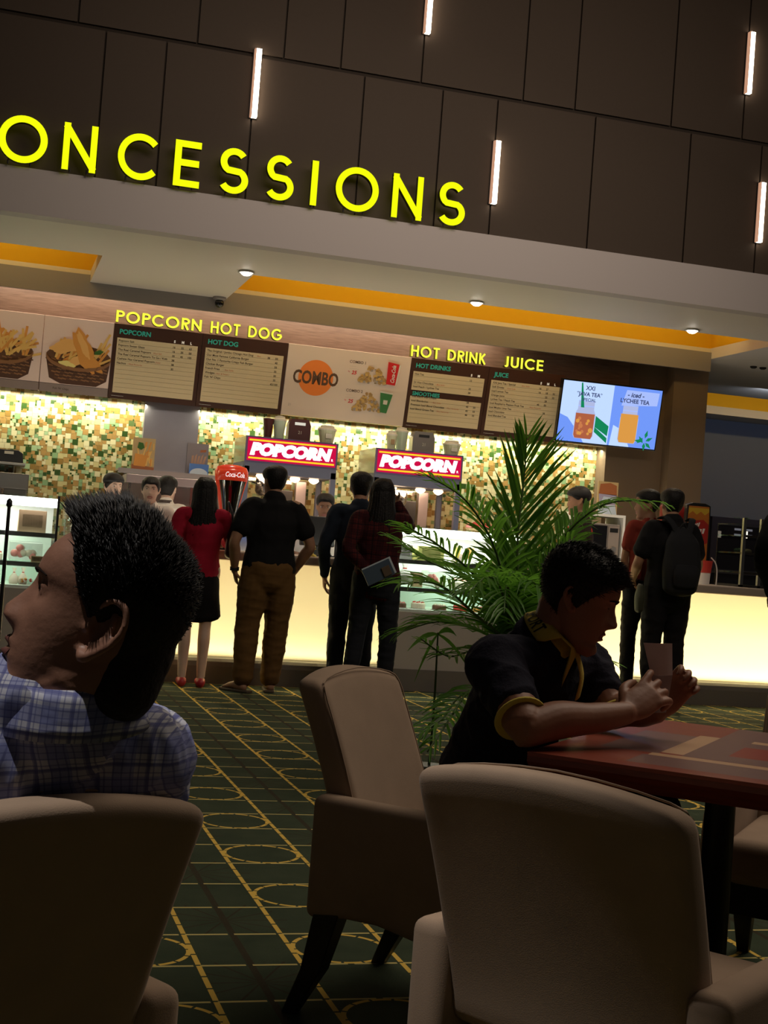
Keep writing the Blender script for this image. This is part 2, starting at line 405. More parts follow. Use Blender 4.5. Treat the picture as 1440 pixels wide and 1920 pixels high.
struct(mb.build('wall_right', WB))
struct(MB().box(5, 17.4, 0, 16, 17.6, 3.4).build('wall_far', mat('paint_bluegrey', (.15, .17, .23), .8)))
STEELB = mat('brushed_steel_dull', (.34, .33, .37), .35, .55, noise=.12, nscale=6)
struct(MB().box(1.39, 12.90, .9, 1.90, 13.0, 2.36).build('trim_4', STEELB))

# ------------------------------------------------------------ wall lights, downlights, camera
TUBE = emis('light_tube', (1, .84, .66), 9); TUBES = emis('light_tube_side', (1, .52, .32), .55)
DARKM = mat('dark_metal', (.03, .026, .024), .5, .4)
for x, z0, z1, lb in ((1.70, 4.233, 4.746, 'slim vertical wall light just above the letter E of the big yellow sign'),
                  (2.997, 5.098, 5.63, 'slim vertical wall light cut by the top of the photo, above the letter O'),
                  (5.81, 5.095, 5.608, 'slim vertical wall light on the upper row of panels, far right'),
                  (3.64, 3.863, 4.357, 'slim vertical wall light right beside the last letter S of the big sign'),
                  (6.005, 3.877, 4.375, 'slim vertical wall light low on the panels above the orange cove end, far right')):
    t = thing('wall_light', lb, 'light', (x, 10.095, z0), 0, 'slim vertical wall lights')
    h = z1-z0
    MB().box(-.024, -.012, -.004, .039, .001, h+.004).build('frame', DARKM, t, world=False)
    MB().box(-.006, -.05, 0, .033, -.001, h).build('diffuser', TUBE, t, world=False)
    MB().box(-.018, -.048, 0, -.0065, -.001, h).build('side_diffuser', TUBES, t, world=False)
DL = emis('downlight_lamp', (1, .93, .82), 14); WHITE = mat('white_plastic', (.75, .73, .70), .5)
for x, y, lb in ((1.919, 11.05, 'recessed ceiling downlight between the two orange coves'), (3.93, 11.07, 'recessed ceiling downlight at the middle of the long orange cove'), (5.997, 11.06, 'recessed ceiling downlight near the right end of the long orange cove')):
    t = thing('ceiling_downlight', lb, 'light', (x, y, 3.275), 0, 'ceiling downlights of the soffit')
    MB().lathe([(.048, -.001), (.062, -.004), (.07, -.012), (.05, -.014), (.046, -.008)], n=20).build('trim_ring', WHITE, t, world=False, smooth_=True)
    MB().lathe([(.045, -.008), (.043, -.022), (.025, -.034), (.005, -.038)], n=20).build('lamp', DL, t, world=False, smooth_=True)
    spot('downlight', (x, y, 3.20), (x, y, 0), 55, (1, .84, .62), 110, .7, .03)
t = thing('smoke_detector', 'small pair of round fittings on the ceiling above the beige column', 'sensor', (7.62, 12.6, 3.275))
for dx in (-.05, .06): MB().lathe([(.035, 0), (.035, -.012), (.02, -.022)], (dx, 0, 0), n=14).build('sensor_head', DARKM, t, world=False)
t = thing('security_camera', 'small dark dome security camera under the ceiling above the popcorn sign', 'camera', (1.93, 12.42, 3.275))
MB().lathe([(.06, 0), (.06, -.018), (.045, -.03)], n=18).build('mount', mat('grey_plastic', (.25, .23, .22), .5), t, world=False)
MB().ball((0, -.005, -.055), .042, 16, 0).build('dome', mat('black_gloss', (.01, .01, .012), .12), t, world=False, smooth_=True)

# ------------------------------------------------------------ big letters on the fascia ledge
LETF = emis('letter_face', (.90, 1.0, .004), 1.05); LETS = mat('letter_side', (.10, .11, .01), .5)
spec = [('C', -.49, .30), ('O', -.089, .305), ('N', .352, .235), ('C', .735, .275), ('E', 1.138, .19), ('S', 1.475, .20), ('S', 1.822, .195), ('I', 2.157, .05), ('O', 2.346, .305), ('N', 2.79, .24), ('S', 3.167, .20)]
names = ['cut off C at the left edge', 'O at the left edge of the photo', 'N after the first O', 'C before the E', 'E under the slim wall light', 'S right after the E', 'second S of the double S, before the I', 'I between S and O', 'O after the I', 'N before the last S', 'S ending the word, by the wall light']
for (ch, x, wd), nm in list(zip(spec, names))[1:]:
    H = .335
    t = thing('sign_letter', 'big glowing yellow letter ' + nm, 'letter', (x, 9.93, 3.61), 0, 'big yellow sign letters')
    w = .145
    base = glyph(ch, w)[1]; sx = wd/(base*H)
    if ch in 'OCI': sx = 1.0 if ch != 'C' else min(sx, 1.0)
    mb = MB(); put_glyph(mb, ch, (0, 0, 0), H, w, .045, 0, 1, sx); mb.build('letter_body', [LETF, LETS], t, world=False)
    for q in (.25, .75): MB().cyl((wd*q, .025, -.012), (wd*q, .025, .02), .006, n=8).build('support', DARKM, t, world=False)
# ------------------------------------------------------------ counters
GREYK = mat('kick_grey', (.17, .15, .13), .55); TOP = mat('worktop_brown', (.42, .35, .30), .35); INW = mat('white_liner', (.85, .83, .78), .8)
def translucent():
    mt = bpy.data.materials.new('light_panel'); n, l = nodes(mt); n.remove(n['Principled BSDF'])
    a = n.new('ShaderNodeBsdfTranslucent'); a.inputs[0].default_value = (.98, .93, .74, 1)
    d = n.new('ShaderNodeBsdfDiffuse'); d.inputs[0].default_value = (.75, .66, .45, 1)
    mx = n.new('ShaderNodeMixShader'); mx.inputs[0].default_value = .15
    l.new(a.outputs[0], mx.inputs[1]); l.new(d.outputs[0], mx.inputs[2]); l.new(mx.outputs[0], n['Material Output'].inputs[0]); return mt
LP = translucent()
def counter(x0, x1, lb):
    t = thing('service_counter', lb, 'counter', (x0, 10.35, 0), 0, 'lit service counters')
    L = x1-x0
    k = MB(); prof = [(-.13, 0), (-.13, .13), (-.12, .165), (-.09, .185), (.02, .19), (.02, 0)]
    k.prism(prof, (0, 0, 0), (0, 1, 0), (0, 0, 1), (L, 0, 0)); k.build('kickboard', GREYK, t, world=False)
    MB().box(0, .018, .19, L, .022, .93).build('light_panel', LP, t, world=False)
    b = MB(); b.box(0, .26, .19, L, .70, .93); b.box(0, .02, .188, L, .26, .192); b.box(0, .02, .19, .01, .26, .93); b.box(L-.01, .02, .19, L, .26, .93)
    b.build('body', INW, t, world=False)
    MB().box(-.01, -.06, .93, L+.01, .74, 1.0).build('worktop', TOP, t, world=False, bevel=.012)
    return t
counter(.62, 3.12, 'lit counter with glowing cream front between the two display cases')
counter(4.26, 8.6, 'lit counter with glowing cream front right of the palm')
t = thing('back_counter', 'dark back counter under the tiled wall holding the popcorn machines', 'counter', (-.6, 12.25, 0))
MB().box(0, .03, 0, 6.5, .70, .92).build('body', mat('cabinet_dark', (.07, .06, .055), .6), t, world=False)
MB().box(0, 0, .92, 6.5, .74, .96).build('worktop', mat('steel_top', (.45, .43, .42), .3, .7), t, world=False)

# ------------------------------------------------------------ glass display cases with what stands in them
GL = glass_mat('clear_glass', (.94, .98, .95), .07); LBAR = emis('case_lamp', (1, .97, .88), 8.0); CHR = mat('chrome', (.6, .6, .6), .18, 1.0)
SHELF = glass_mat('green_glass', (.84, .95, .89), .10)
GREYB = mat('case_grey', (.46, .42, .38), .6); CASEW = mat('case_white', (.80, .80, .78), .5)
def display_case(x0, x1, lb):
    L = x1-x0
    t = thing('display_case', lb, 'display case', (x0, 10.33, 0), 0, 'lit glass display cases')
    MB().box(0, 0, .17, L, .72, .62).build('base', GREYB, t, world=False)
    MB().box(0, -.02, 0, L, .70, .17).build('kickboard', GREYK, t, world=False)
    MB().box(0, .0, .62, L, .006, 1.29).build('front_glass', GL, t, world=False)
    MB().box(.0, .006, 1.29, L, .70, 1.305).build('top_glass', GL, t, world=False)
    [MB().box(q, .006, .62, q+.006, .70, 1.29).build('side_glass', GL, t, world=False) for q in (0, L-.006)]
    MB().box(.006, .70, .62, L-.006, .72, 1.30).build('back_panel', CASEW, t, world=False)
    for z in (.80, 1.02):
        MB().box(.008, .08, z, L-.008, .69, z+.008).build('shelf', SHELF, t, world=False)
        MB().box(.008, .065, z-.022, L-.008, .08, z+.012).build('shelf_rail', CHR, t, world=False)
        MB().box(.02, .085, z-.016, L-.02, .10, z-.006).build('shelf_lamp', LBAR, t, world=False)
    MB().box(.01, .03, 1.222, L-.01, .10, 1.288).build('lamp', LBAR, t, world=False)
    MB().box(.01, .02, .62, L-.01, .69, .64).build('tray', CASEW, t, world=False)
    [MB().box(x, 0, .62, x+.018, .018, 1.31).build('post', CHR, t, world=False) for x in (0, L-.018)]
    area('case_light', (x0+L/2, 10.60, 1.20), (x0+L/2, 10.7, .6), L*.9, .1, 26, (1, .95, .86))
    return t
display_case(-.75, .55, 'lit glass display case at the left edge behind the man in the plaid shirt')
display_case(3.14, 4.22, 'lit glass display case behind the palm fronds')
CAKE = [mat('cake_cream', (.85, .74, .60), .6), mat('cake_pink', (.85, .30, .28), .6), mat('cake_choco', (.16, .07, .035), .5), mat('cake_green', (.35, .55, .28), .6), mat('cake_orange', (.85, .42, .10), .6), mat('cake_red', (.62, .05, .04), .5)]
CLEARP = glass_mat('clear_plastic', (.93, .93, .92), .16)
CARD = mat('carton_kraft', (.42, .28, .15), .7); CARDL = mat('carton_lid', (.25, .15, .09), .6)
def clear_box(x, y, z, w, h, d, c1, c2, lb):
    t = thing('pastry_box', lb, 'food box', (x, y, z), 0, 'clear boxes of treats in the cases')
    MB().box(-w/2, 0, 0, w/2, d, h).build('box_shell', CLEARP, t, world=False, bevel=.008)
    mb = MB(); rg = random.Random(int(x*1000))
    for i in range(9): mb.ball((rg.uniform(-w*.36, w*.36), rg.uniform(d*.25, d*.75), .02+rg.random()*h*.55), min(h, d)*.19, 8, i % 2)
    mb.build('sweets', [c1, c2], t, world=False, smooth_=True)
def paper_box(x, y, z, w, h, d, c, lb):
    t = thing('pastry_box', lb, 'food box', (x, y, z), 0, 'cardboard pastry boxes in the cases')
    MB().box(-w/2, 0, 0, w/2, d, h).build('carton', c, t, world=False, bevel=.004)
    MB().box(-w*.36, -.002, h*.25, w*.36, .0, h*.8).build('window', CLEARP, t, world=False)
def cake(x, y, z, r, h, c, c2, lb):
    t = thing('cake', lb, 'cake', (x, y, z), 0, 'cakes in the cases')
    MB().lathe([(r, 0), (r, h*.8), (r*.9, h)], n=20).build('cake_body', c, t, world=False, smooth_=False)
    mb = MB(); [mb.ball((r*.68*math.cos(k*1.047), r*.68*math.sin(k*1.047), h), r*.2, 8) for k in range(6)]; mb.build('topping', c2, t, world=False, smooth_=True)
    MB().lathe([(r*1.15, 0), (r*1.2, .004)], (0, 0, -.006), n=20).build('board', WHITE, t, world=False)
def bag(x, y, z, w, h, c, lb):
    t = thing('treat_bag', lb, 'bag', (x, y, z), 0, 'gathered bags of treats in the cases')
    MB().lathe([(w*.42, 0), (w*.5, h*.18), (w*.46, h*.45), (w*.14, h*.68), (w*.08, h*.72), (w*.24, h)], n=14, sy=.7).build('bag_body', c, t, world=False, smooth_=True)
    MB().lathe([(w*.12, h*.69), (w*.12, h*.745)], n=12, sy=.7).build('tie', CAKE[5], t, world=False)
# left case
paper_box(.37, 10.45, 1.028, .20, .165, .22, CARDL, 'dark framed kraft pastry box on the top shelf of the left case')
paper_box(.02, 10.45, 1.028, .16, .14, .2, CAKE[3], 'greenish pastry box on the top shelf of the left case near the photo edge')
clear_box(.34, 10.46, .808, .24, .15, .2, CAKE[0], CAKE[1], 'clear box of white and pink treats on the middle shelf of the left case')
paper_box(.43, 10.42, .808, .10, .05, .04, CARD, 'small kraft card lying in front of the clear box on the middle shelf')
cake(.12, 10.55, .815, .06, .05, CAKE[0], CAKE[5], 'small cream cake on the middle shelf of the left case')
clear_box(.05, 10.45, .64, .16, .08, .2, CAKE[5], CAKE[4], 'clear box of red sweets at the bottom of the left case, photo edge')
bag(.27, 10.5, .64, .07, .12, CAKE[0], 'white treat bag at the bottom of the left case, nearer the edge')
bag(.335, 10.5, .64, .07, .125, CAKE[0], 'white treat bag at the bottom of the left case beside the red punnet')
clear_box(.36, 10.42, .64, .10, .045, .06, CAKE[5], CAKE[4], 'low punnet of red sweets before the white bags')
# right case
paper_box(3.27, 10.5, 1.028, .14, .12, .2, mat('carton_grey', (.22, .2, .2), .6), 'grey carton on the top shelf of the right case, by the woman in red plaid')
paper_box(3.50, 10.5, 1.028, .22, .12, .2, mat('carton_olive', (.30, .30, .08), .6), 'olive carton on the top shelf of the right case')
def cone(x, c, lb):
    t = thing('ice_cream_cone', lb, 'ice cream', (x, 10.5, 1.03), 0, 'cone shaped treats on the top shelf')
    MB().lathe([(.004, 0), (.035, .125)], n=14).build('wafer', c, t, world=False, smooth_=True)
    MB().ball((0, 0, .13), .032, 10).build('scoop', CAKE[0], t, world=False, smooth_=True)
cone(3.72, mat('cone_yellow', (.8, .6, .12), .5), 'yellow cone treat on the top shelf of the right case')
cone(3.83, CAKE[4], 'orange cone treat on the top shelf of the right case')
paper_box(3.775, 10.62, 1.028, .10, .10, .05, mat('carton_grey', (.2, .2, .2)), 'dark carton standing behind the cone treats')
bag(3.28, 10.48, .815, .15, .2, mat('bag_white', (.9, .9, .86), .4), 'large white gathered bag on the middle shelf of the right case')
paper_box(3.42, 10.55, .812, .08, .12, .16, CARD, 'upright kraft pastry box on the middle shelf of the right case')
clear_box(3.58, 10.48, .812, .20, .14, .2, CAKE[0], CAKE[1], 'clear box of white and red treats on the middle shelf of the right case')
cake(3.80, 10.58, .818, .09, .07, CAKE[0], CAKE[1], 'pink topped cake on the middle shelf of the right case')
cake(4.02, 10.55, .818, .09, .08, CAKE[4], CAKE[5], 'orange cake on the middle shelf of the right case')
for k, x in enumerate((3.26, 3.42, 3.60, 3.78, 3.95, 4.10)):
    cake(x, 10.50, .646, .058, .035+.01*(k % 2), CAKE[(2, 0, 2, 5, 4, 0)[k]], CAKE[(1, 5, 0, 0, 1, 5)[k]], ('small dark cake at the bottom left of the right case', 'small cream cake beside the dark cake at the bottom of the right case', 'small dark cake with cream tops at the bottom of the right case', 'small red cake at the bottom of the right case behind the stems', 'small orange cake at the bottom of the right case', 'small cream cake at the bottom right end of the right case')[k])
t = thing('flower_bunch', 'pink and red ornament on top of the right glass case', 'ornament', (3.93, 10.62, 1.305))
mb = MB(); [mb.ball((-.08+.05*k, 0, .03+.012*(k % 2)), .034, 8, k % 2) for k in range(5)]; mb.build('blooms', [CAKE[1], CAKE[5]], t, world=False, smooth_=True)
MB().lathe([(.05, 0), (.06, .02)], n=12, sx=2).build('bowl', CARD, t, world=False)

# ------------------------------------------------------------ sign board: wood fascia, raised words, menu boards
def wood_mat(name, c0, c1, sc=(1.2, 1, 14), rough=.4):
    mt = bpy.data.materials.new(name); n, l = nodes(mt); b = n['Principled BSDF']; b.inputs['Roughness'].default_value = rough
    tc = n.new('ShaderNodeTexCoord'); mp = n.new('ShaderNodeMapping'); mp.inputs['Scale'].default_value = sc
    l.new(tc.outputs['Object'], mp.inputs[0]); t = n.new('ShaderNodeTexNoise'); t.inputs['Scale'].default_value = 6; t.inputs['Detail'].default_value = 6
    l.new(mp.outputs[0], t.inputs['Vector']); r = n.new('ShaderNodeValToRGB')
    r.color_ramp.elements[0].color = (*c0, 1); r.color_ramp.elements[1].color = (*c1, 1); r.color_ramp.elements[0].position = .3; r.color_ramp.elements[1].position = .7
    l.new(t.outputs['Fac'], r.inputs[0]); l.new(r.outputs[0], b.inputs['Base Color']); return mt
WOOD = wood_mat('board_wood', (.20, .12, .085), (.30, .19, .14))
t = tag(MB().box(-3, 12.775, 2.30, 6.25, 12.86, 3.27).build('sign_board', WOOD), 'long wood veneer board carrying the menus and yellow words above the tiles', 'board')
WF = emis('word_face', (.95, 1.0, .06), 1.1); WS = mat('word_side', (.20, .19, .01), .5)
for word, x0, x1, lb in (('POPCORN', 1.035, 1.815, 'small raised yellow word POPCORN above the first menu board'), ('HOT DOG', 1.90, 2.575, 'small raised yellow words HOT DOG above the second menu board'),
                     ('HOT DRINK', 3.85, 4.618, 'small raised yellow words HOT DRINK right of the combo panel'), ('JUICE', 4.81, 5.23, 'small raised yellow word JUICE left of the screen')):
    t = thing('word_sign', lb, 'sign', (x0, 12.62, 2.972), 0, 'raised yellow words over the menus')
    H = .108; w = .175; gap = .018
    tot = sum(glyph(c, w)[1]*H if c != ' ' else .045 for c in word)+gap*(len(word)-1); k = (x1-x0)/tot; x = 0
    for c in word:
        if c == ' ': x += .045*k+gap*k; continue
        mb = MB(); put_glyph(mb, c, (x, 0, 0), H, w, .05, 0, 1, k); mb.build('letter', [WF, WS], t, world=False)
        x += glyph(c, w)[1]*H*k+gap*k
BROWN = mat('menu_brown', (.065, .026, .017), .45); BEIGE = mat('menu_beige', (.56, .44, .26), .6, emit=.17, ecol=(.56, .43, .22))
INK = mat('menu_ink', (.05, .03, .02), .7); TEAL = mat('menu_teal', (.03, .36, .27), .6, emit=.20, ecol=(.03, .4, .28)); RED = mat('menu_red', (.55, .12, .05), .6); RULE = mat('menu_rule', (.30, .22, .12), .7); WTXT = mat('menu_white', (.85, .8, .7), .6, emit=.3)
PB = V((0, 12.73, 2.288)); PT = V((0, 12.585, 2.952)); PU = (PT-PB).normalized(); PN = V((0, -1, 0)); PN = (PN-PU*PN.dot(PU)).normalized(); PH = (PT-PB).length
def on(x, s, off=0.0): return V((x, 0, 0))+PB+PU*s+PN*off
def panel(mb, x0, x1, s0, s1, off, th, m): mb.prism([(x0, s0), (x1, s0), (x1, s1), (x0, s1)], PB+PN*(off-th), (1, 0, 0), PU, PN*th, m)
def menu(x0, x1, lb, head, rows, cols, split=None):
    t = thing('menu_board', lb, 'menu', (x0, 12.73, 2.288), 0, 'brown framed menu boards')
    mb = MB(); panel(mb, x0, x1, 0, PH, 0, .03, 0); mb.build('frame', BROWN, t)
    areas = [(.055, .555)] if not split else [(.055, .315), (.375, .555)]
    mb = MB(); [panel(mb, x0+.035, x1-.035, a, b, .006, .006, 0) for a, b in areas]; mb.build('lit_face', BEIGE, t)
    mb = MB(); tx = lambda s, x, q, h, m, **k: put_text(mb, s, on(x, q, .0085), (1, 0, 0), PU, h, m, **k)
    tx(head, x0+.05, .593, .042, 0, bold=.03)
    if split: tx(split, x0+.05, .325, .036, 0, bold=.03)
    for i, c in enumerate(cols): tx(c, x1-.10-.075*(len(cols)-1-i), .565, .022, 3, bold=.05, align='c')
    y = .522
    for r in rows:
        if r[0] == '-': y = .345 if split and y > .34 else y-.041; continue
        tx(r[0], x0+.05, y, .019, 1, bold=.012)
        if r[1]: tx(r[1], x0+.07+.0125*len(r[0]), y, .014, 2, shear=.2)
        for i, c in enumerate(r[2]):
            tx(c, x1-.10-.075*(len(r[2])-1-i), y-.008, .018, 1, bold=.02, align='c')
        y -= .0405
    tx('-----------------', x0+.03, .022, .014, 3)
    if not split: tx('- - - - - - - -', x0+.05, .075, .012, 2)
    for a, b in areas:
        q = b-.043
        while q > a+.02:
            mb.flat([(x0+.045, q-.001), (x1-.045, q-.001), (x1-.045, q+.001), (x0+.045, q+.001)], PB+PN*.0075, (1, 0, 0), PU, 4); q -= .0405
    mb.build('menu_text', [TEAL, INK, RED, WTXT, RULE], t)
menu(1.025, 1.828, 'menu board headed POPCORN next to the photo of a chicken basket', 'POPCORN', [('Popcorn Salt', '', ('16', '35', '63')), ('Popcorn Sweet Glaze', '', ('16', '35', '58')), ('The Real Caramel Popcorn', 'Most Sell', ('35', '45', '105')), ('The Real Caramel Popcorn To Go / Kids', '', ('38', '', '')), ('Cashew Nut Caramel Popcorn', '(new)', ('38', '', '')), ('Nachos', '- Most Favourite', ('35', '', ''))], 'SML')
menu(1.832, 2.638, 'menu board headed HOT DOG left of the orange combo panel', 'HOT DOG', [('The Original / Jumbo Chicago Hot Dog', 'Best', ('38', '50')), ('Our Most Famous California Burger', '', ('40',)), ('Our No. 1 Favourite Crispy Fish Burger', '', ('50',)), ('Chicken Burger', '', ('35',)), ('French Fries', '- Best Seller', ('30',)), ('Wedges', '( Sour & Sweet )', ('35',)), ("Fish 'N' Chips", '', ('45/100',))], '')
menu(3.852, 4.652, 'menu board headed HOT DRINKS and SMOOTHIES right of the combo panel', 'HOT DRINKS', [('Hot Tea', '', ('12', '')), ('-',), ('21 Hot Chocolate', '- Best Seller', ('25', '')), ('Iced Peach / Lychee Tea', '', ('28', ''))][:1]+[('', '', ()), ('21 Hot Chocolate', '- Best Seller', ('25', '')), ('Iced Peach / Lychee Tea', '', ('28', ''))]+[('-',), ('Choco Blend Oreo', '', ('35', '43')), ('Iced Blend Irish Cream', '', ('38', '')), ('Iced Blendccino', '- Best Seller', ('45', '55')), ('Premium Iced Blend Chocolate', 'Most Favourite', ('45', '55')), ('Iced Blend Green Tea', 'Most Favourite', ('48', '55'))], 'SM', 'SMOOTHIES')
menu(4.656, 5.462, 'menu board headed JUICE beside the bright screen', 'JUICE', [('XXI Java Tea / Special', '- Best Seller', ('16', '27', '')), ('Soft Drinks', 'Coca-Cola', ('16', '18', '35')), ('Iced Lemon Tea', '', ('', '25', '35')), ('Orange Juice', '', ('', '28', '')), ('Lychee Tea / Peach Tea', '', ('45', '50', '')), ('Iced Raspberry Passion Fruit Tea', 'Most Favourite', ()), ('Iced Mojito Lime Tea', '- - - - -', ('', '38', '')), ('Iced Chocolate', '', ()), ('Iced Blended Tea', '- - - -', ())], 'SML')
# combo panel
CP = mat('combo_paper', (.72, .58, .47), .55, emit=.10, ecol=(.72, .56, .42)); CO = mat('combo_orange', (.80, .21, .03), .6, emit=.12); CBT = mat('combo_brown', (.13, .07, .04), .6); POPC = mat('popcorn_yellow', (.75, .50, .18), .7); POPD = mat('popcorn_tan', (.52, .33, .14), .7); CRED = mat('cola_red', (.62, .02, .02), .4, emit=.08); CGRN = mat('cup_green', (.05, .25, .08), .5); CW = mat('print_white', (.85, .82, .78), .5)
t = thing('combo_panel', 'pale combo poster with an orange disc between the menu boards', 'poster', (2.64, 12.73, 2.288))
mb = MB(); panel(mb, 2.642, 3.850, .008, PH, 0, .03, 0); mb.build('panel', CP, t)
mb = MB()
cx, cs, cr = 2.935, .385, .170
disc = [(cx+cr*math.cos(k*.1309), cs+cr*math.sin(k*.1309)) for k in range(48)]
mb.flat(disc, PB+PN*.001, (1, 0, 0), PU, 0)
def mbtext(s, x, q, h, m, **k): put_text(mb, s, on(x, q, .002), (1, 0, 0), PU, h, m, **k)
mbtext('COMBO', cx, cs-.058, .118, 1, bold=.03, align='c', width=.44)
for q, nm, price in ((.565, 'COMBO 1', '25'), (.29, 'COMBO 2', '25')):
    mbtext(nm, 3.245, q, .026, 1, bold=.01); mbtext('-----------', 3.25, q-.035, .012, 6); mbtext('----------------', 3.25, q-.058, .012, 6)
    mbtext('Rp', 3.24, q-.088, .013, 5); mbtext(price, 3.275, q-.105, .034, 5, bold=.03, shear=.2)
mbtext('21', 2.70, .10, .022, 6); mbtext('- - - - -', 2.67, .04, .012, 6)
rg = random.Random(5)
for bx, bs in ((3.46, .395), (3.44, .125)):
    for i in range(150):
        u = rg.uniform(-1, 1); top = .15*(1-abs(u)**1.3)+.02; q = rg.uniform(0, top); r = rg.uniform(.008, .016)
        k = 7; a0 = rg.random()*6; c = (bx+.125*u+.04*(1 if u > 0 else .4), bs+q)
        mb.flat([(c[0]+r*math.cos(a0+j*.9)*(1+.3*(j % 2)), c[1]+r*math.sin(a0+j*.9)) for j in range(k)], PB+PN*(.0022+.0001*i), (1, 0, 0), PU, 2 if rg.random() < .55 else (3 if rg.random() < .7 else 6))
z9 = PB+PN*.02
mb.flat([(3.625, .40), (3.715, .395), (3.735, .60), (3.62, .615)], z9, (1, 0, 0), PU, 5); mb.flat([(3.715, .395), (3.728, .40), (3.748, .59), (3.735, .60)], z9, (1, 0, 0), PU, 4)
put_text(mb, 'Coca-Cola', on(3.70, .415, .021), PU, (-1, 0, 0), .038, 4, bold=.03, shear=.25, width=.17)
mb.flat([(3.60, .125), (3.665, .12), (3.705, .305), (3.58, .315)], z9, (1, 0, 0), PU, 8); mb.flat([(3.58, .315), (3.705, .305), (3.707, .32), (3.577, .33)], z9, (1, 0, 0), PU, 4)
mb.flat([(3.62, .205), (3.66, .203), (3.663, .245), (3.62, .247)], z9+PN*.001, (1, 0, 0), PU, 4)
mb.build('print', [CO, CBT, POPC, POPD, CW, CRED, mat('print_grey', (.42, .36, .32), .7), CO, CGRN], t)
# food photographs
def photo(x0, x1, lb, seed, chicken):
    t = thing('food_photo', lb, 'poster', (x0, 12.73, 2.35), 0, 'food photo panels at the left')
    mb = MB(); panel(mb, x0, x1, .08, PH, 0, .03, 0)
    mb.build('panel', mat('photo_backdrop', (.74, .56, .47), .6, emit=.10), t)
    mb = MB(); rg = random.Random(seed); cx = (x0+x1)/2+.02; w = (x1-x0)/2
    ell = lambda rx, ry, ox, oy: [(ox+rx*math.cos(k*.2618), oy+ry*math.sin(k*.2618)) for k in range(24)]
    # basket rim, inside and woven bowl
    bw = min(w*.96, .29)
    bowl = [(cx-bw, .33), (cx-bw*.85, .13), (cx-bw*.5, .085), (cx+bw*.6, .085), (cx+bw*.9, .14), (cx+bw, .33)]
    bowl = [(min(max(a, x0), x1), b) for a, b in bowl]
    mb.flat(bowl, PB+PN*.001, (1, 0, 0), PU, 0)
    el = [(min(max(a, x0), x1), b) for a, b in ell(bw, .12, cx, .33)]; mb.flat(el, PB+PN*.0015, (1, 0, 0), PU, 1)
    for i in range(7):
        yy = .31-.028*i; ww = bw*(1-.05*i)
        for j in range(12):
            xx = cx-ww+(j+.5*(i % 2))*ww/6
            if x0 < xx < x1-.05 and yy-.012 > .09: mb.flat([(xx, yy-.012), (xx+.04, yy-.02), (xx+.042, yy-.008), (xx+.002, yy)], PB+PN*.002, (1, 0, 0), PU, 2 if (i+j) % 3 else 1)
    n = 70 if not chicken else 26
    for i in range(n):
        px = cx+rg.uniform(-.8, .85)*bw*(1 if not chicken else .9); py = .28+rg.random()*.12; a = rg.uniform(.2, 1.9) if not chicken else rg.uniform(.4, 1.4); ln = rg.uniform(.10, .2); wd = .011
        dx, dy = math.cos(a), math.sin(a); q = [(px-dy*wd, py+dx*wd), (px+dy*wd, py-dx*wd), (px+dx*ln+dy*wd, py+dy*ln-dx*wd), (px+dx*ln-dy*wd, py+dy*ln+dx*wd)]
        q = [(min(max(c, x0), x1), min(max(d, .09), PH-.02)) for c, d in q]
        mb.flat(q, PB+PN*(.003+.0002*i), (1, 0, 0), PU, 3 if i % 3 else 4)
    if chicken:
        def blob(ox, oy, rx, ry, rot, m, off):
            pts = []
            for k in range(22):
                a = k*2*math.pi/22; rr = 1+.10*math.sin(5*a+ox*9)+.06*math.sin(9*a); X, Y_ = rx*rr*math.cos(a), ry*rr*math.sin(a)
                pts.append((min(max(ox+X*math.cos(rot)-Y_*math.sin(rot), x0), x1), oy+X*math.sin(rot)+Y_*math.cos(rot)))
            mb.flat(pts, PB+PN*off, (1, 0, 0), PU, m)
        blob(cx-.11, .43, .15, .06, .30, 5, .0185); blob(cx+.04, .40, .21, .072, -1.15, 4, .019); blob(cx+.03, .45, .13, .03, -1.1, 5, .0195); blob(cx+.12, .30, .12, .045, -.7, 4, .0187); blob(cx-.02, .30, .10, .04, .5, 5, .0186)
        blob(cx-.10, .26, .075, .035, -.2, 6, .0198); blob(cx+.17, .40, .04, .02, .3, 7, .0198)
    else:
        mb.flat([(x0, .26), (x0+.20, .25), (x0+.21, .30), (x0+.1, .33), (x0, .32)], PB+PN*.019, (1, 0, 0), PU, 7)
        mb.flat([(x0, .36), (x0+.07, .37), (x0+.06, .52), (x0, .56)], PB+PN*.019, (1, 0, 0), PU, 8)
    for i in range(10):   # rim weave
        a0 = math.pi+.31*i; q = []
        for a in (a0, a0+.33):
            q.append((min(max(cx+bw*math.cos(a), x0), x1), .33+.12*math.sin(a)))
        mb.flat([q[0], q[1], (q[1][0], q[1][1]+.028), (q[0][0], q[0][1]+.034)], PB+PN*.0205, (1, 0, 0), PU, 2)
    E_ = .06
    mb.build('print', [mat('basket_dark', (.10, .04, .02), .6), mat('basket_inside', (.16, .07, .03), .6), mat('basket_tan', (.34, .16, .07), .6), mat('fries_gold', (.80, .50, .14), .6, emit=E_), mat('chicken_gold', (.72, .31, .06), .6, emit=E_), mat('chicken_light', (.84, .46, .14), .6, emit=E_), mat('lemon', (.85, .72, .25), .6, emit=E_), mat('parsley', (.05, .17, .03), .7), CRED], t)
    if True:
        c = MB(); panel(c, x0, x1, .0, .075, 0, .03, 0); put_text(c, 'Fries' if not chicken else "Fish 'N' Chips", on(x0+.12, .03, .002), (1, 0, 0), PU, .018, 1); c.build('caption_strip', [mat('strip_mauve', (.33, .26, .25), .6), INK], t)
photo(-.35, .405, 'large food photo of french fries cut by the left edge of the frame', 2, False)
photo(.412, 1.02, 'large food photo of fried chicken and chips in a dark basket', 4, True)
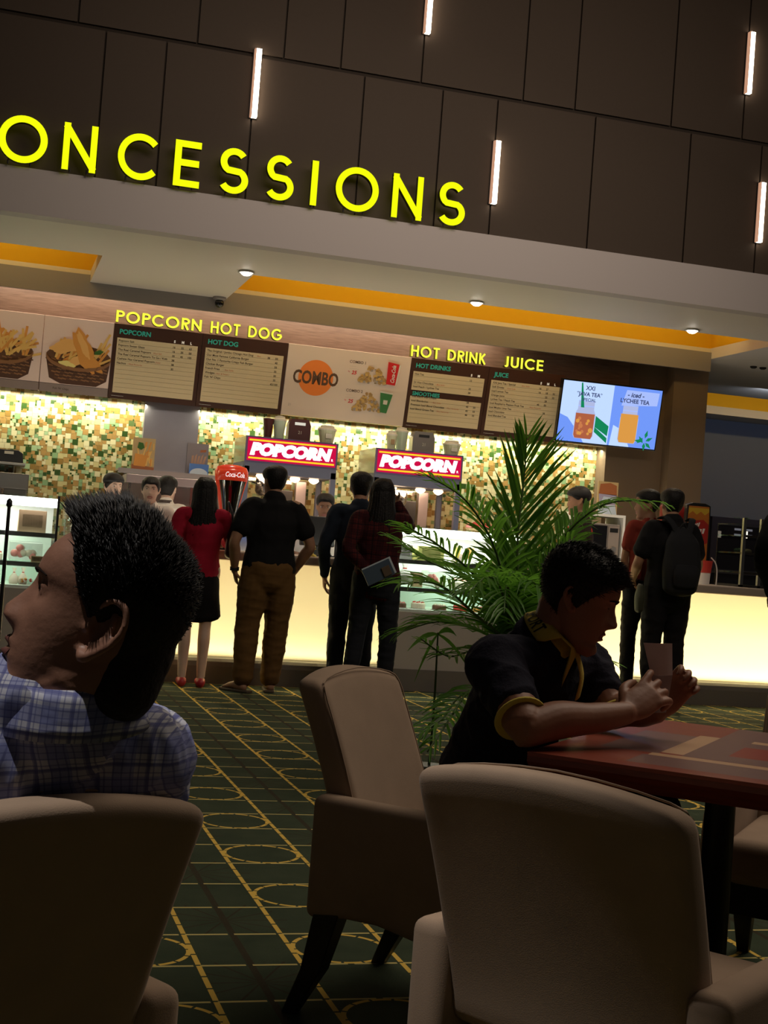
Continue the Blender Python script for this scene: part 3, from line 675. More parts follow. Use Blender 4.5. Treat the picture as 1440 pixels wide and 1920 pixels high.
# screen
t = thing('menu_screen', 'bright wide screen with two iced tea jars at the end of the menus', 'screen', (5.93, 12.58, 2.6))
A = V((5.372, 12.53, 2.285)); TU = (V((5.372, 12.43, 2.905))-A).normalized(); TN = V((0, -1, 0)); TN = (TN-TU*TN.dot(TU)).normalized(); TW, TH = 1.10, .625
mb = MB(); mb.prism([(0, 0), (TW, 0), (TW, TH), (0, TH)], A-TN*.06, (1, 0, 0), TU, TN*.06); mb.build('casing', mat('black_gloss', (.01, .01, .012), .12), t, bevel=.004); MB().box(5.85, 12.56, 2.5, 6.0, 12.775, 2.7).build('wall_bracket', DARKM, t)
mb = MB(); c1, c2 = emis('screen_pale', (.50, .66, 1.0), 1.1), emis('screen_blue', (.17, .32, .95), 1.0)
px = lambda pts, m, o: mb.flat(pts, A+TN*o, (1, 0, 0), TU, m)
px([(.012, .014), (.56, .014), (.56, .610), (.012, .610)], 0, .001); px([(.56, .014), (1.088, .014), (1.088, .610), (.56, .610)], 1, .001)
px([(.012, .014), (.30, .014), (.24, .10), (.10, .25), (.012, .28)], 1, .0015); px([(.58, .014), (.80, .014), (.72, .17), (.60, .22)], 0, .0015); px([(.66, .42), (1.05, .45), (1.06, .58), (.7, .58)], 10, .0013)
def jar(cx, base, h, w, liq, ml):
    b = [(-w*.82, 0), (w*.82, 0), (w, h*.08), (w, h*.62), (w*.8, h*.74), (w*.8, h*.95), (-w*.8, h*.95), (-w*.8, h*.74), (-w, h*.62), (-w, h*.08)]
    px([(cx+a, base+q) for a, q in b], 2, .002)
    l_ = [(-w*.82, 0), (w*.82, 0), (w*.97, h*.08), (w*.97, h*liq), (-w*.97, h*liq), (-w*.97, h*.08)]
    px([(cx+a*.97, base+.004+q) for a, q in l_], ml, .0025)
    rg = random.Random(int(cx*99))
    for i in range(14):
        ox, oy, r = rg.uniform(-w*.7, w*.7), rg.uniform(.03, h*liq-.03), rg.uniform(.012, .026); px([(cx+ox+r*math.cos(k*.9), base+oy+r*math.sin(k*.9)) for k in range(7)], 5 if i % 2 else ml+1 if ml == 3 else 5, .003+.0001*i)
    px([(cx-w*.78, base+h*.80), (cx+w*.78, base+h*.80), (cx+w*.78, base+h*.83), (cx-w*.78, base+h*.83)], 10, .0045); px([(cx-w*.8, base+h*.93), (cx+w*.8, base+h*.93), (cx+w*.8, base+h*.95), (cx-w*.8, base+h*.95)], 10, .0045)
jar(.285, .05, .40, .108, .62, 3); jar(.765, .05, .40, .102, .72, 5)
px([(.20, .60), (.215, .605), (.262, .36), (.225, .36)], 6, .006); px([(.40, .18), (.548, .10), (.552, .20), (.40, .29)], 6, .0018); px([(.40, .13), (.548, .03), (.548, .08), (.40, .18)], 6, .0018)
for k in range(7): a = .5+k*.85; c = (.955+.02*math.cos(k), .09+.03*math.sin(k*2)); px([(c[0], c[1]), (c[0]+.035*math.cos(a)-.018*math.sin(a), c[1]+.035*math.sin(a)+.018*math.cos(a)), (c[0]+.085*math.cos(a), c[1]+.085*math.sin(a)), (c[0]+.035*math.cos(a)+.018*math.sin(a), c[1]+.035*math.sin(a)-.018*math.cos(a))], 6, .005+.0003*k)
st = lambda s, x, q, h, **k: put_text(mb, s, A+V((x, 0, 0))+TU*q+TN*.007, (1, 0, 0), TU, h, 8, **k)
st('XXI', .30, .535, .042, bold=.02, align='c'); st('*JAVA TEA*', .30, .475, .038, bold=.03, align='c'); st('SPECIAL', .30, .425, .03, bold=.02, align='c')
st('- iced -', .80, .515, .045, bold=.03, align='c', shear=.2); st('LYCHEE TEA', .80, .455, .04, bold=.03, align='c')
mb.build('display', [c1, c2, emis('scr_glass', (.55, .62, .95), .8), emis('scr_tea', (.48, .13, .06), .9), emis('scr_tea2', (.65, .22, .08), .9), emis('scr_orange', (.80, .36, .07), .9), emis('scr_leaf', (.01, .30, .12), .8), c1, emis('scr_ink', (.06, .08, .20), .8), c1, emis('scr_line', (.40, .52, .98), 1)], t)
# ------------------------------------------------------------ popcorn machines
PILL = mat('machine_bluegrey', (.10, .11, .17), .45); SIDE = mat('machine_side', (.40, .40, .33), .22, .75); SRED = emis('sign_red', (.62, .005, .06), 1.0); SYEL = emis('sign_yellow', (.98, .62, .02), 1.1); SWHT = emis('sign_white', (1, .92, .95), 1.35)
WGL = glass_mat('warm_glass', (1, .95, .90), .10); WARML = emis('warm_lamp', (1, .74, .50), 9); BLK = mat('black_plastic', (.012, .012, .013), .4)
def popcorn_machine(x0, lb):
    t = thing('popcorn_machine', lb, 'popcorn machine', (x0, 12.30, .96), 0, 'popcorn machines on the back counter')
    w, d, H = .865, .58, 1.075
    MB().box(0, 0, 0, w, d, .16).build('base', CHR, t, world=False, bevel=.006)
    for px_, py in ((0, 0), (w-.05, 0), (0, d-.05), (w-.05, d-.05)): MB().box(px_, py, .16, px_+.05, py+.05, .80).build('pillar', PILL, t, world=False)
    h = MB(); h.box(0, .0, .74, w, d, .84, 0); h.box(0, .012, .84, w, d, H, 1); h.build('hood', [PILL, SIDE], t, world=False, bevel=.004)
    MB().box(0, -.004, .838, w, .014, H).build('sign_frame', mat('sign_border', (.10, .06, .16), .5), t, world=False)
    MB().box(.018, -.008, .852, w-.018, -.003, H-.014).build('sign_face', SRED, t, world=False)
    mb = MB()
    for z in (.868, H-.044): mb.box(.03, -.011, z, w-.03, -.007, z+.016, 0)
    put_text(mb, 'POPCORN', (.042, -.011, .912), (1, 0, 0), (0, 0, 1), .098, 1, bold=.085, shear=.22, width=w-.12)
    put_text(mb, 'R', (w-.06, -.011, .905), (1, 0, 0), (0, 0, 1), .022, 1, bold=.03)
    for k in range(7):   # slab serifs under and over the slanted capitals
        xx = .046+k*(w-.13)/7
        mb.box(xx, -.0113, .906, xx+.042, -.0068, .915, 1)
    mb.build('sign_lettering', [SYEL, SWHT], t, world=False)
    MB().box(.05, .004, .16, w-.05, .008, .74).build('front_glass', WGL, t, world=False)
    for xx in (.006, w-.010): MB().box(xx, .05, .16, xx+.004, d-.05, .74).build('side_glass', WGL, t, world=False)
    MB().box(.05, d-.012, .16, w-.05, d-.008, .74).build('back_glass', WGL, t, world=False)
    k = MB(); k.lathe([(.02, -.16), (.10, -.155), (.125, -.11), (.125, -.02), (.11, 0)], (.30, .30, .70), n=20); k.cyl((.30, .30, .70), (.30, .30, .74), .02); k.cyl((.17, .30, .66), (.02, .2, .70), .008); k.build('kettle', CHR, t, world=False, smooth_=True)
    MB().box(.36, .40, .40, .56, .50, .62).build('warming_plate', mat('plate_dark', (.05, .045, .045), .35, .6), t, world=False, bevel=.006)
    MB().box(.60, .46, .18, .70, .54, .72).build('control_column', mat('column_rose', (.42, .34, .35), .3, .6), t, world=False, bevel=.006)
    for xx in (.20, .52, .70): MB().lathe([(.045, .735), (.05, .72), (.03, .70), (.008, .69)], (xx, .18, 0), n=14).build('heat_lamp', WARML, t, world=False, smooth_=True)
    heap = MB(); rg = random.Random(int(x0*10))
    for i in range(60): heap.ball((rg.uniform(.10, w-.10), rg.uniform(.08, .4), .17+rg.random()*.06), rg.uniform(.014, .022), 6)
    o = heap.build('popcorn_heap', mat('popcorn_cream', (.85, .68, .40), .8), t, world=False, smooth_=True); o['kind'] = 'stuff'
    area('machine_light', (x0+.45, 12.50, 1.68), (x0+.45, 12.62, .9), .6, .2, 8, (1, .78, .55))
popcorn_machine(2.252, 'left popcorn machine with a red sign, above the man in the black shirt')
popcorn_machine(3.482, 'right popcorn machine with a red sign, above the woman in red plaid')
# cups and boxes standing on the machines
ZT = .96+1.076
PALEC = mat('cup_pale', (.62, .64, .44), .5); LID = mat('cup_lid', (.72, .70, .60), .35); MAR = mat('box_maroon', (.075, .012, .012), .5); GREENC = mat('cup_greenish', (.55, .66, .52), .4)
def paper_cup(x, y, r, h, c, lb, lid=True, seal=None):
    t = thing('paper_cup', lb, 'cup', (x, y, ZT), 0, 'cups standing on the popcorn machines')
    MB().lathe([(r*.72, 0), (r, h), (r*.9, h)], n=20).build('cup_body', c, t, world=False, smooth_=False)
    if lid: MB().lathe([(r*1.06, h-.004), (r*1.06, h+.010), (r*.8, h+.022), (r*.75, h+.04), (r*.3, h+.045)], n=20).build('lid', LID, t, world=False)
    if seal: MB().box(-r*.35, -r*.96, h*.35, r*.35, -r*.86, h*.7).build('logo', seal, t, world=False)
def carry_box(x, y, w, d, h, c, lb, strip):
    t = thing('carry_box', lb, 'box', (x, y, ZT), 0, 'takeaway boxes on the popcorn machines')
    MB().prism([(-w/2, 0), (w/2, 0), (w/2, h*.72), (w*.40, h), (-w*.40, h), (-w/2, h*.72)], (0, 0, 0), (1, 0, 0), (0, 0, 1), (0, d, 0)).build('carton', c, t, world=False, bevel=.003)
    MB().box(-w*.24, -.002, h*.72, w*.24, .0, h*.85).build('handle_slot', strip, t, world=False)
    mb = MB(); put_text(mb, '21', (0, -.003, h*.32), (1, 0, 0), (0, 0, 1), h*.14, align='c'); mb.build('logo', LID, t, world=False)
paper_cup(2.470, 12.42, .05, .18, MAR, 'tall maroon cup at the left on the left popcorn machine', False)
paper_cup(2.575, 12.42, .06, .17, GREENC, 'tall pale green lidded cup beside the maroon cup on the left machine')
carry_box(2.765, 12.40, .21, .12, .20, MAR, 'maroon carry box with a white handle slot on the left popcorn machine', emis('slot_glow', (.9, .85, .7), .8))  # brightness of the handle hole put into a glowing patch, no lamp
paper_cup(3.03, 12.42, .085, .125, PALEC, 'wide pale cup with dome lid at the right on the left machine', True, LID)
paper_cup(3.655, 12.40, .05, .135, PALEC, 'small pale lidded cup at the left on the right popcorn machine', True, CARD)
paper_cup(3.765, 12.45, .062, .18, GREENC, 'taller pale green cup second from the left on the right popcorn machine')
carry_box(3.975, 12.40, .22, .12, .20, mat('box_silver', (.30, .28, .27), .3, .5), 'silver carry box with a dark top on the right popcorn machine', BLK)
paper_cup(4.265, 12.42, .085, .10, PALEC, 'wide pale cup with dome lid at the right on the right machine', True, LID)

# ------------------------------------------------------------ shelves and equipment along the tiled wall
STEEL = mat('steel_shelf', (.55, .53, .52), .3, .8)
t = thing('wall_shelf', 'steel shelf below the grey pillar holding two small posters', 'shelf', (1.17, 12.72, 1.635))
MB().box(0, 0, 0, 1.06, .28, .022).build('shelf_board', STEEL, t, world=False, bevel=.004)
MB().box(0, -.004, -.02, 1.06, .004, .026).build('front_lip', STEEL, t, world=False)
for xx in (.08, .96): MB().prism([(0, 0), (.2, 0), (.2, -.12)], (xx, .075, 0), (0, 1, 0), (0, 0, 1), (.012, 0, 0)).build('bracket', STEEL, t, world=False)
t = thing('wall_shelf', 'steel shelf at the left edge above the glass case', 'shelf', (-.6, 12.70, 1.60))
MB().box(0, 0, 0, .95, .3, .022).build('shelf_board', STEEL, t, world=False, bevel=.004)
for xx in (.08, .85): MB().prism([(0, 0), (.2, 0), (.2, -.12)], (xx, .095, 0), (0, 1, 0), (0, 0, 1), (.012, 0, 0)).build('bracket', STEEL, t, world=False)
t = thing('receipt_printer', 'dark boxy device on the left wall shelf', 'printer', (.20, 12.75, 1.622))
MB().prism([(-.13, 0), (.13, 0), (.12, .09), (.08, .115), (-.08, .115), (-.12, .09)], (0, 0, 0), (1, 0, 0), (0, 0, 1), (0, .2, 0)).build('casing', BLK, t, world=False, bevel=.006)
MB().box(-.04, -.003, .075, .04, .0, .10).build('paper', LID, t, world=False)
t = thing('espresso_machine', 'dark grey appliance under the left wall shelf', 'appliance', (.10, 12.45, .96))
MB().box(-.35, 0, 0, .28, .4, .10).build('base', STEEL, t, world=False, bevel=.01)
MB().box(-.35, .2, .10, .28, .4, .50).build('body', mat('appliance_grey', (.16, .15, .14), .35, .5), t, world=False, bevel=.01)
MB().box(-.35, 0, .42, .28, .2, .56).build('head_unit', mat('appliance_grey', (.16, .15, .14)), t, world=False, bevel=.01)
for xx in (-.2, .05): MB().cyl((xx, .08, .42), (xx, .08, .33), .03).build('spout', CHR, t, world=False)
t = thing('warming_cabinet', 'open stainless warming cabinet behind the staff under the shelf', 'appliance', (1.22, 12.35, .96))
MB().box(0, 0, 0, .96, .45, .12).build('base', STEEL, t, world=False, bevel=.006)
MB().box(0, .40, .12, .96, .45, .62).build('back_panel', mat('steel_rose', (.40, .33, .31), .35, .6), t, world=False)
MB().box(0, .06, .56, .96, .45, .64).build('canopy', mat('steel_mauve', (.36, .30, .31), .4, .5), t, world=False, bevel=.006)
for xx in (.02, .20, .38, .58, .76, .92): MB().box(xx, .06, .12, xx+.025, .09, .56).build('upright', CHR, t, world=False)
MB().box(.70, .02, .60, .92, .06, .635).build('lamp', emis('warm_strip', (1, .85, .66), 4), t, world=False)
MB().box(.03, .1, .30, .93, .4, .31).build('rack', CHR, t, world=False)
def stand_poster(x0, x1, z0, z1, y, lb, kind):
    t = thing('stand_poster', lb, 'poster', ((x0+x1)/2, y, z0), 0, 'small posters along the tiled wall')
    w, h = x1-x0, z1-z0; mb = MB(); rg = random.Random(int(x0*7))
    cols = [mat('poster_cream', (.62, .46, .22), .5), mat('fries_gold', (.80, .50, .14)), mat('chicken_gold', (.72, .31, .06)), mat('parsley', (.05, .17, .03)), mat('poster_grey', (.30, .27, .30), .5), mat('poster_sky', (.10, .25, .70), .4), mat('poster_ice', (.65, .78, .95), .4), mat('poster_rust', (.42, .14, .05), .5), mat('poster_violet', (.45, .42, .62), .5), mat('poster_skin', (.60, .36, .24), .6)]
    F = lambda pts, m, o: mb.flat([(a*w, b*h) for a, b in pts], (0, -o, 0), (1, 0, 0), (0, 0, 1), m)
    mb.box(-w/2, 0, 0, w/2, .008, h, 4 if kind == 'cone' else 0)
    if kind == 'fries':
        for i in range(26):
            x, z, a = rg.uniform(-.35, .4), rg.uniform(.1, .65), rg.uniform(.4, 2.2); F([(x, z), (x+.07, z+.02), (x+.07+.25*math.cos(a)*.5, min(z+.28, .97)), (x+.25*math.cos(a)*.5, min(z+.26, .95))] if x < .3 else [(x, z), (x+.06, z), (x+.05, z+.2), (x, z+.2)], 1 if i % 2 else 2, .001+.0001*i)
        F([(-.3, .68), (-.12, .62), (.02, .70), (-.05, .84), (-.25, .86)], 3, .005); F([(-.5, 0), (.5, 0), (.5, .10), (-.5, .16)], 7, .005); F([(-.42, .12), (.1, .1), (.15, .45), (-.38, .5)], 2, .0055)
    elif kind == 'cone':
        for k in range(5): F([(-.30+.13*k, .35), (-.18+.13*k, .35), (-.17+.15*k, .62+.06*(k % 2)), (-.27+.15*k, .60)], 9, .001+.0002*k)
        F([(.1, .72), (.38, .74), (.40, .82), (.12, .80)], 7, .001)
    else:
        F([(-.45, .62), (.45, .60), (.42, .90), (.1, .97), (-.4, .92)], 7, .001); F([(-.38, .32), (.40, .30), (.45, .62), (-.45, .62)], 8, .001); F([(-.5, 0), (.5, 0), (.4, .3), (-.38, .3)], 6, .001); F([(-.3, .40), (.3, .38), (.25, .52), (-.2, .55)], 6, .002)
    mb.build('print', cols, t, world=False)
    MB().box(-w*.3, .008, 0, w*.3, .07, .006).build('foot', STEEL, t, world=False)
stand_poster(1.295, 1.50, 1.66, 1.955, 12.80, 'small french fries poster standing on the steel shelf', 'fries')
stand_poster(1.81, 2.01, 1.66, 1.955, 12.88, 'small grey poster on the steel shelf, at the right of the pillar', 'cone')
t = tag(MB().box(1.83, 12.80, 1.658, 2.01, 12.815, 1.76).build('price_card', mat('poster_sky', (.1, .25, .7))), 'bright blue card leaning before the grey poster on the steel shelf', 'card')
mb = MB(); w_ = [(1.92+.085*math.cos(R(180*k/12)), 1.665+.055*math.sin(R(180*k/12))) for k in range(13)]
mb.flat(w_, (0, 12.799, 0), (1, 0, 0), (0, 0, 1)); o = mb.build('picture', mat('poster_ice', (.65, .78, .95)), t)

# microwave in a white rack, poster on top
t = thing('white_rack', 'white open rack with a microwave near the capped staff member', 'rack', (5.56, 12.30, .96))
for xx in (0, .50): MB().box(xx, 0, 0, xx+.025, .4, .64).build('side_panel', CASEW, t, world=False)
for zz in (.17, .615): MB().box(.025, 0, zz, .50, .4, zz+.025).build('shelf_board', CASEW, t, world=False)
t = thing('microwave', 'silver microwave oven with a black door inside the white rack', 'microwave', (5.60, 12.31, 1.156))
MB().box(0, .02, 0, .445, .36, .35).build('casing', mat('microwave_silver', (.45, .40, .36), .35, .5), t, world=False, bevel=.008)
MB().box(.01, .005, .02, .305, .022, .33).build('door', mat('black_gloss', (.01, .01, .012)), t, world=False, bevel=.004)
p = MB().box(.32, .01, .02, .435, .022, .33).build('control_panel', mat('panel_taupe', (.30, .25, .22), .4), t, world=False)
MB().box(.335, .004, .27, .42, .012, .31).build('readout', BLK, p, world=False)
MB().cyl((.377, .010, .10), (.377, -.008, .10), .028, n=18).build('dial', STEEL, p, world=False)
stand_poster(5.86, 6.08, 1.602, 1.93, 12.50, 'small tea poster standing on the white rack beside the beige wall', 'tea')
# ------------------------------------------------------------ on the counters
t = thing('drink_tower', 'red rimmed chrome cola tower shaped like a glass on the counter', 'drink dispenser', (1.872, 10.72, 1.0))
CREDG = mat('tower_red', (.60, .03, .012), .25, emit=.25, ecol=(.9, .06, .02))
MB().lathe([(.10, 0), (.105, .02), (.08, .035)], n=24).build('base', BLK, t, world=False)
MB().lathe([(.072, .035), (.078, .13), (.062, .145)], n=24).build('collar', CREDG, t, world=False)
MB().lathe([(.068, .14), (.072, .30), (.10, .44), (.128, .56), (.132, .62), (.115, .655), (.06, .672), (.01, .675)], (0, .022, 0), n=28).build('shell', CREDG, t, world=False, smooth_=True)
MB().lathe([(.056, .15), (.058, .30), (.082, .43), (.108, .55), (.112, .60), (.10, .625)], (0, -.034, 0), n=28).build('chrome_insert', mat('tower_chrome', (.22, .20, .21), .10, 1.0), t, world=False, smooth_=True)
MB().lathe([(.1175, .545), (.122, .60), (.112, .632)], (0, -.037, 0), n=28).build('badge', CREDG, t, world=False, smooth_=True)
mb = MB(); vs, fs, x0_, x1_ = text_geo('Coca-Cola', .02, .95)
P_ = []
for x, y in vs:
    a = ((x-(x0_+x1_)/2)/(x1_-x0_)*.165+.25*y*.03)/.125; P_.append((.1245*math.sin(a), -.037-.1265*math.cos(a), .572+y*.055))
mb.add(P_, fs); mb.build('logo', emis('logo_white', (1, .8, .75), .9), t, world=False)
for k in range(4):
    a = R(-50+33*k); x, y = .075*math.sin(a)+.02, -.075*math.cos(a); m_ = MB(); m_.cyl((x, y, .24), (x*1.5, y*1.5, .22), .008); m_.cyl((x*1.5, y*1.5, .285), (x*1.5, y*1.5, .15), .0085); m_.build('tap', CHR, t, world=False, smooth_=True)
SCB = emis('screen_bluepos', (.10, .25, .75), .9)
def pos(x, y, rz, lb, front):
    t = thing('cash_register', lb, 'register', (x, y, 1.0), rz, 'touch screen registers on the counters')
    MB().box(-.10, -.09, 0, .10, .12, .02).build('base', BLK, t, world=False, bevel=.006)
    MB().box(-.03, .0, .02, .03, .05, .14).build('neck', BLK, t, world=False)
    Mx = Matrix.Translation((0, .02, .20)) @ Matrix.Rotation(R(12 if front else -12), 4, 'X')
    h = MB().box(-.155, -.018, -.12, .155, .018, .125, 0, Mx).build('housing', BLK, t, world=False, bevel=.008)
    y_ = -.0195 if front else .0195
    MB().box(-.14, y_-.0008, -.105, .14, y_+.0008, .11, 0, Mx).build('display', SCB, h, world=False)
    return t
pos(2.62, 10.80, R(14), 'black register with its back to us beside the man in the black shirt', False)
t = thing('customer_display', 'small customer display with a blue screen right of the black register', 'display', (2.83, 10.99, 1.0), 0)
MB().cyl((0, 0, 0), (0, 0, .17), .012).build('pole', BLK, t, world=False); MB().lathe([(.05, 0), (.05, .01)], n=16).build('base', BLK, t, world=False)
p = MB().box(-.075, -.014, .17, .075, .014, .325).build('housing', BLK, t, world=False, bevel=.005); MB().box(-.065, -.016, .18, .065, -.013, .315).build('display', emis('screen_bright', (.16, .36, .95), 1.0), p, world=False)
pos(1.0, 10.80, 0, 'black register with a dim blue screen just above the spiky hair', True)
t = thing('cup_stack', 'stack of clear plastic cups beside the left glass case', 'cups', (.66, 10.72, 1.0))
for k in range(9): MB().lathe([(.040, .03*k), (.052, .03*k+.055), (.054, .03*k+.057), (.054, .03*k+.052)], n=18).build('plastic_cup', CLEARP, t, world=False)
t = thing('yellow_ornament', 'small yellow figure shaped sugar holder on the counter by the register', 'ornament', (2.50, 10.42, 1.0))
mb = MB(); mb.lathe([(.035, 0), (.03, .012), (.008, .02), (.008, .05), (.03, .06)], n=14); mb.build('stand', mat('sugar_yellow', (.75, .55, .05), .5), t, world=False, smooth_=True)
MB().ball((0, 0, .075), .022, 10).build('knob', mat('sugar_yellow', (.75, .55, .05)), t, world=False, smooth_=True)
# standing snack sign, popcorn bucket, open shelf case at the right
t = thing('snack_sign', 'tall red and yellow snack sign with curved top on the right counter', 'sign', (6.0, 10.72, 1.0))
sh = [(-.115, 0), (.115, 0), (.12, .55), (.115, .685), (.06, .705), (-.06, .705), (-.115, .685), (-.12, .55)]
MB().prism(sh, (0, 0, 0), (1, 0, 0), (0, 0, 1), (0, .05, 0)).build('casing', BLK, t, world=False, bevel=.006)
mb = MB(); ins = lambda pts, m, o: mb.flat(pts, (0, -o, 0), (1, 0, 0), (0, 0, 1), m)
ins([(-.10, .05), (.10, .05), (.105, .55), (.10, .675), (-.10, .675), (-.105, .55)], 0, .001)
ins([(-.10, .66), (-.10, .60), (-.06, .63), (-.02, .60), (.02, .63), (.06, .60), (.10, .63), (.10, .66)], 1, .0015)
ins([(-.103, .40), (-.06, .34), (.02, .32), (.10, .36), (.103, .52), (.05, .56), (-.04, .55), (-.103, .50)], 2, .002)
for i, (zz, wd) in enumerate(((.475, .10), (.415, .155))):   # unreadable slanted script lettering
    for k in range(5): ins([(-.085+k*wd/5, zz+.012*k/2), (-.085+k*wd/5+wd/8, zz+.012*k/2), (-.075+k*wd/5+wd/7, zz+.035+.01*i+.012*k/2), (-.075+k*wd/5, zz+.035+.01*i+.012*k/2)], 3, .003)
ins([(-.10, .05), (.10, .05), (.10, .18), (.02, .25), (-.10, .22)], 1, .0015)
mb.build('print', [mat('sign_orange', (.50, .16, .02), .5), mat('sign_mustard', (.62, .40, .03), .5), mat('sign_deepred', (.40, .02, .015), .5), mat('print_white', (.85, .82, .78))], t, world=False)
t = thing('snack_sign', 'second red snack sign half hidden behind the backpack wearer', 'sign', (5.86, 10.92, 1.0))
MB().prism([(-.11, 0), (.11, 0), (.11, .66), (.05, .72), (-.05, .72), (-.11, .66)], (0, 0, 0), (1, 0, 0), (0, 0, 1), (0, .05, 0)).build('casing', mat('sign_deepred', (.40, .02, .015)), t, world=False, bevel=.006)
mb = MB(); [mb.ball((-.06+.04*k, -.005, .69+.01*(k % 2)), .012, 8) for k in range(4)]; mb.build('bulbs', emis('bulb_amber', (1, .55, .15), 1.5), t, world=False)
t = thing('popcorn_bucket', 'red and white popcorn bucket on the right counter by the snack sign', 'bucket', (6.0, 10.55, 1.0))
MB().lathe([(.045, 0), (.052, .10), (.058, .102)], n=18).build('bucket_body', mat('print_white', (.85, .82, .78)), t, world=False); MB().lathe([(.0525, .098), (.064, .20), (.066, .205)], n=18).build('red_band', CAKE[5], t, world=False)
t = thing('drinking_straw', 'curved white straw leaning beside the popcorn bucket', 'straw', (6.08, 10.52, 1.0))
MB().tube([(0.02, 0, 0), (.02, 0, .12), (0, 0, .19), (-.04, 0, .23)], [.006]*4, n=8).build('straw_tube', mat('print_white', (.85, .82, .78)), t, world=False, smooth_=True)
t = thing('glass_shelf_case', 'unlit glass shelf case with chrome posts at the right end of the counter', 'display case', (6.32, 10.50, 1.0))
for xx in (0, .17, .95): MB().box(xx, 0, 0, xx+.028, .028, .60 if xx < .5 else .55).build('post', CHR, t, world=False)
for zz in (.12, .29, .44): MB().box(.01, .03, zz, .97, .42, zz+.012).build('shelf', SHELF, t, world=False); MB().box(0, .012, zz-.008, .97, .022, zz+.014).build('rail', mat('rail_dark', (.05, .045, .04), .3, .6), t, world=False)
MB().box(.0, 0.03, .54, .97, .43, .552).build('top_glass', GL, t, world=False); MB().box(0, 0, 0, .97, .43, .02).build('base', DARKM, t, world=False)
MB().box(.0, .425, .02, .97, .432, .54).build('back_glass', glass_mat('smoke_glass', (.45, .45, .45), .1), t, world=False)
MB().cyl((.14, .2, .43), (.14, .2, .49), .02).build('lamp', emis('lamp_small', (1, .85, .65), 1.6), t, world=False)
for k, (x, c, lb) in enumerate(((6.75, CAKE[0], 'pale bun on the upper shelf of the unlit glass case'), (6.90, CAKE[4], 'orange bun on the upper shelf of the unlit glass case'), (6.66, CAKE[3], 'green bun on the upper shelf of the unlit glass case'))):
    t = thing('bread_bun', lb, 'bread', (x, 10.72, 1.302), 0, 'buns in the unlit case'); MB().ball((0, 0, .022), .045, 12, 0, (1, 1, .55)).build('crumb', c, t, world=False, smooth_=True); MB().lathe([(.05, -.001), (.055, .003)], n=14).build('paper_liner', LID, t, world=False)
# far part of the hall
t = thing('window_frame', 'narrow bluish window beside the beige column in the far room', 'window', (9.10, 17.34, 2.0))
MB().box(-.30, 0, -.35, .12, .05, .50).build('frame', DARKM, t, world=False); MB().box(-.26, -.004, -.3, .06, 0.0, .45).build('pane', emis('dusk_pane', (.10, .13, .20), .9), t, world=False)
t = thing('far_counter', 'dim counter in the far room beyond the glass shelf case', 'counter', (8.8, 15.2, 0))
MB().box(0, 0, 0, 3, .6, 1.10).build('body', mat('cabinet_dark', (.07, .06, .055)), t, world=False); MB().box(-.02, -.03, 1.10, 3.02, .63, 1.15).build('worktop', TOP, t, world=False)
t = thing('light_strip_sign', 'two rows of small lit dashes on the dim far counter', 'light', (9.0, 15.18, 1.66)); MB().box(-.3, .02, -.51, .9, .1, .14).build('panel', mat('panel_darkmaroon', (.05, .03, .03), .5), t, world=False)
for k in range(4): MB().box(.02+.16*(k % 2), .012, -.08+.07*(k//2), .11+.16*(k % 2), .02, -.055+.07*(k//2)).build('lamp', emis('dash_white', (.8, .8, .9), .9), t, world=False)
t = thing('queue_pole', 'thin black pole rising before the left glass case beside the nose', 'pole', (.172, 9.2, 0))
MB().lathe([(.15, 0), (.15, .012), (.03, .03)], n=24).build('base', BLK, t, world=False); MB().cyl((0, 0, .02), (0, 0, 1.19), .014, .011).build('shaft', BLK, t, world=False); MB().lathe([(.010, 1.19), (.02, 1.205), (.018, 1.235), (.006, 1.25)], n=12).build('finial', BLK, t, world=False, smooth_=True)
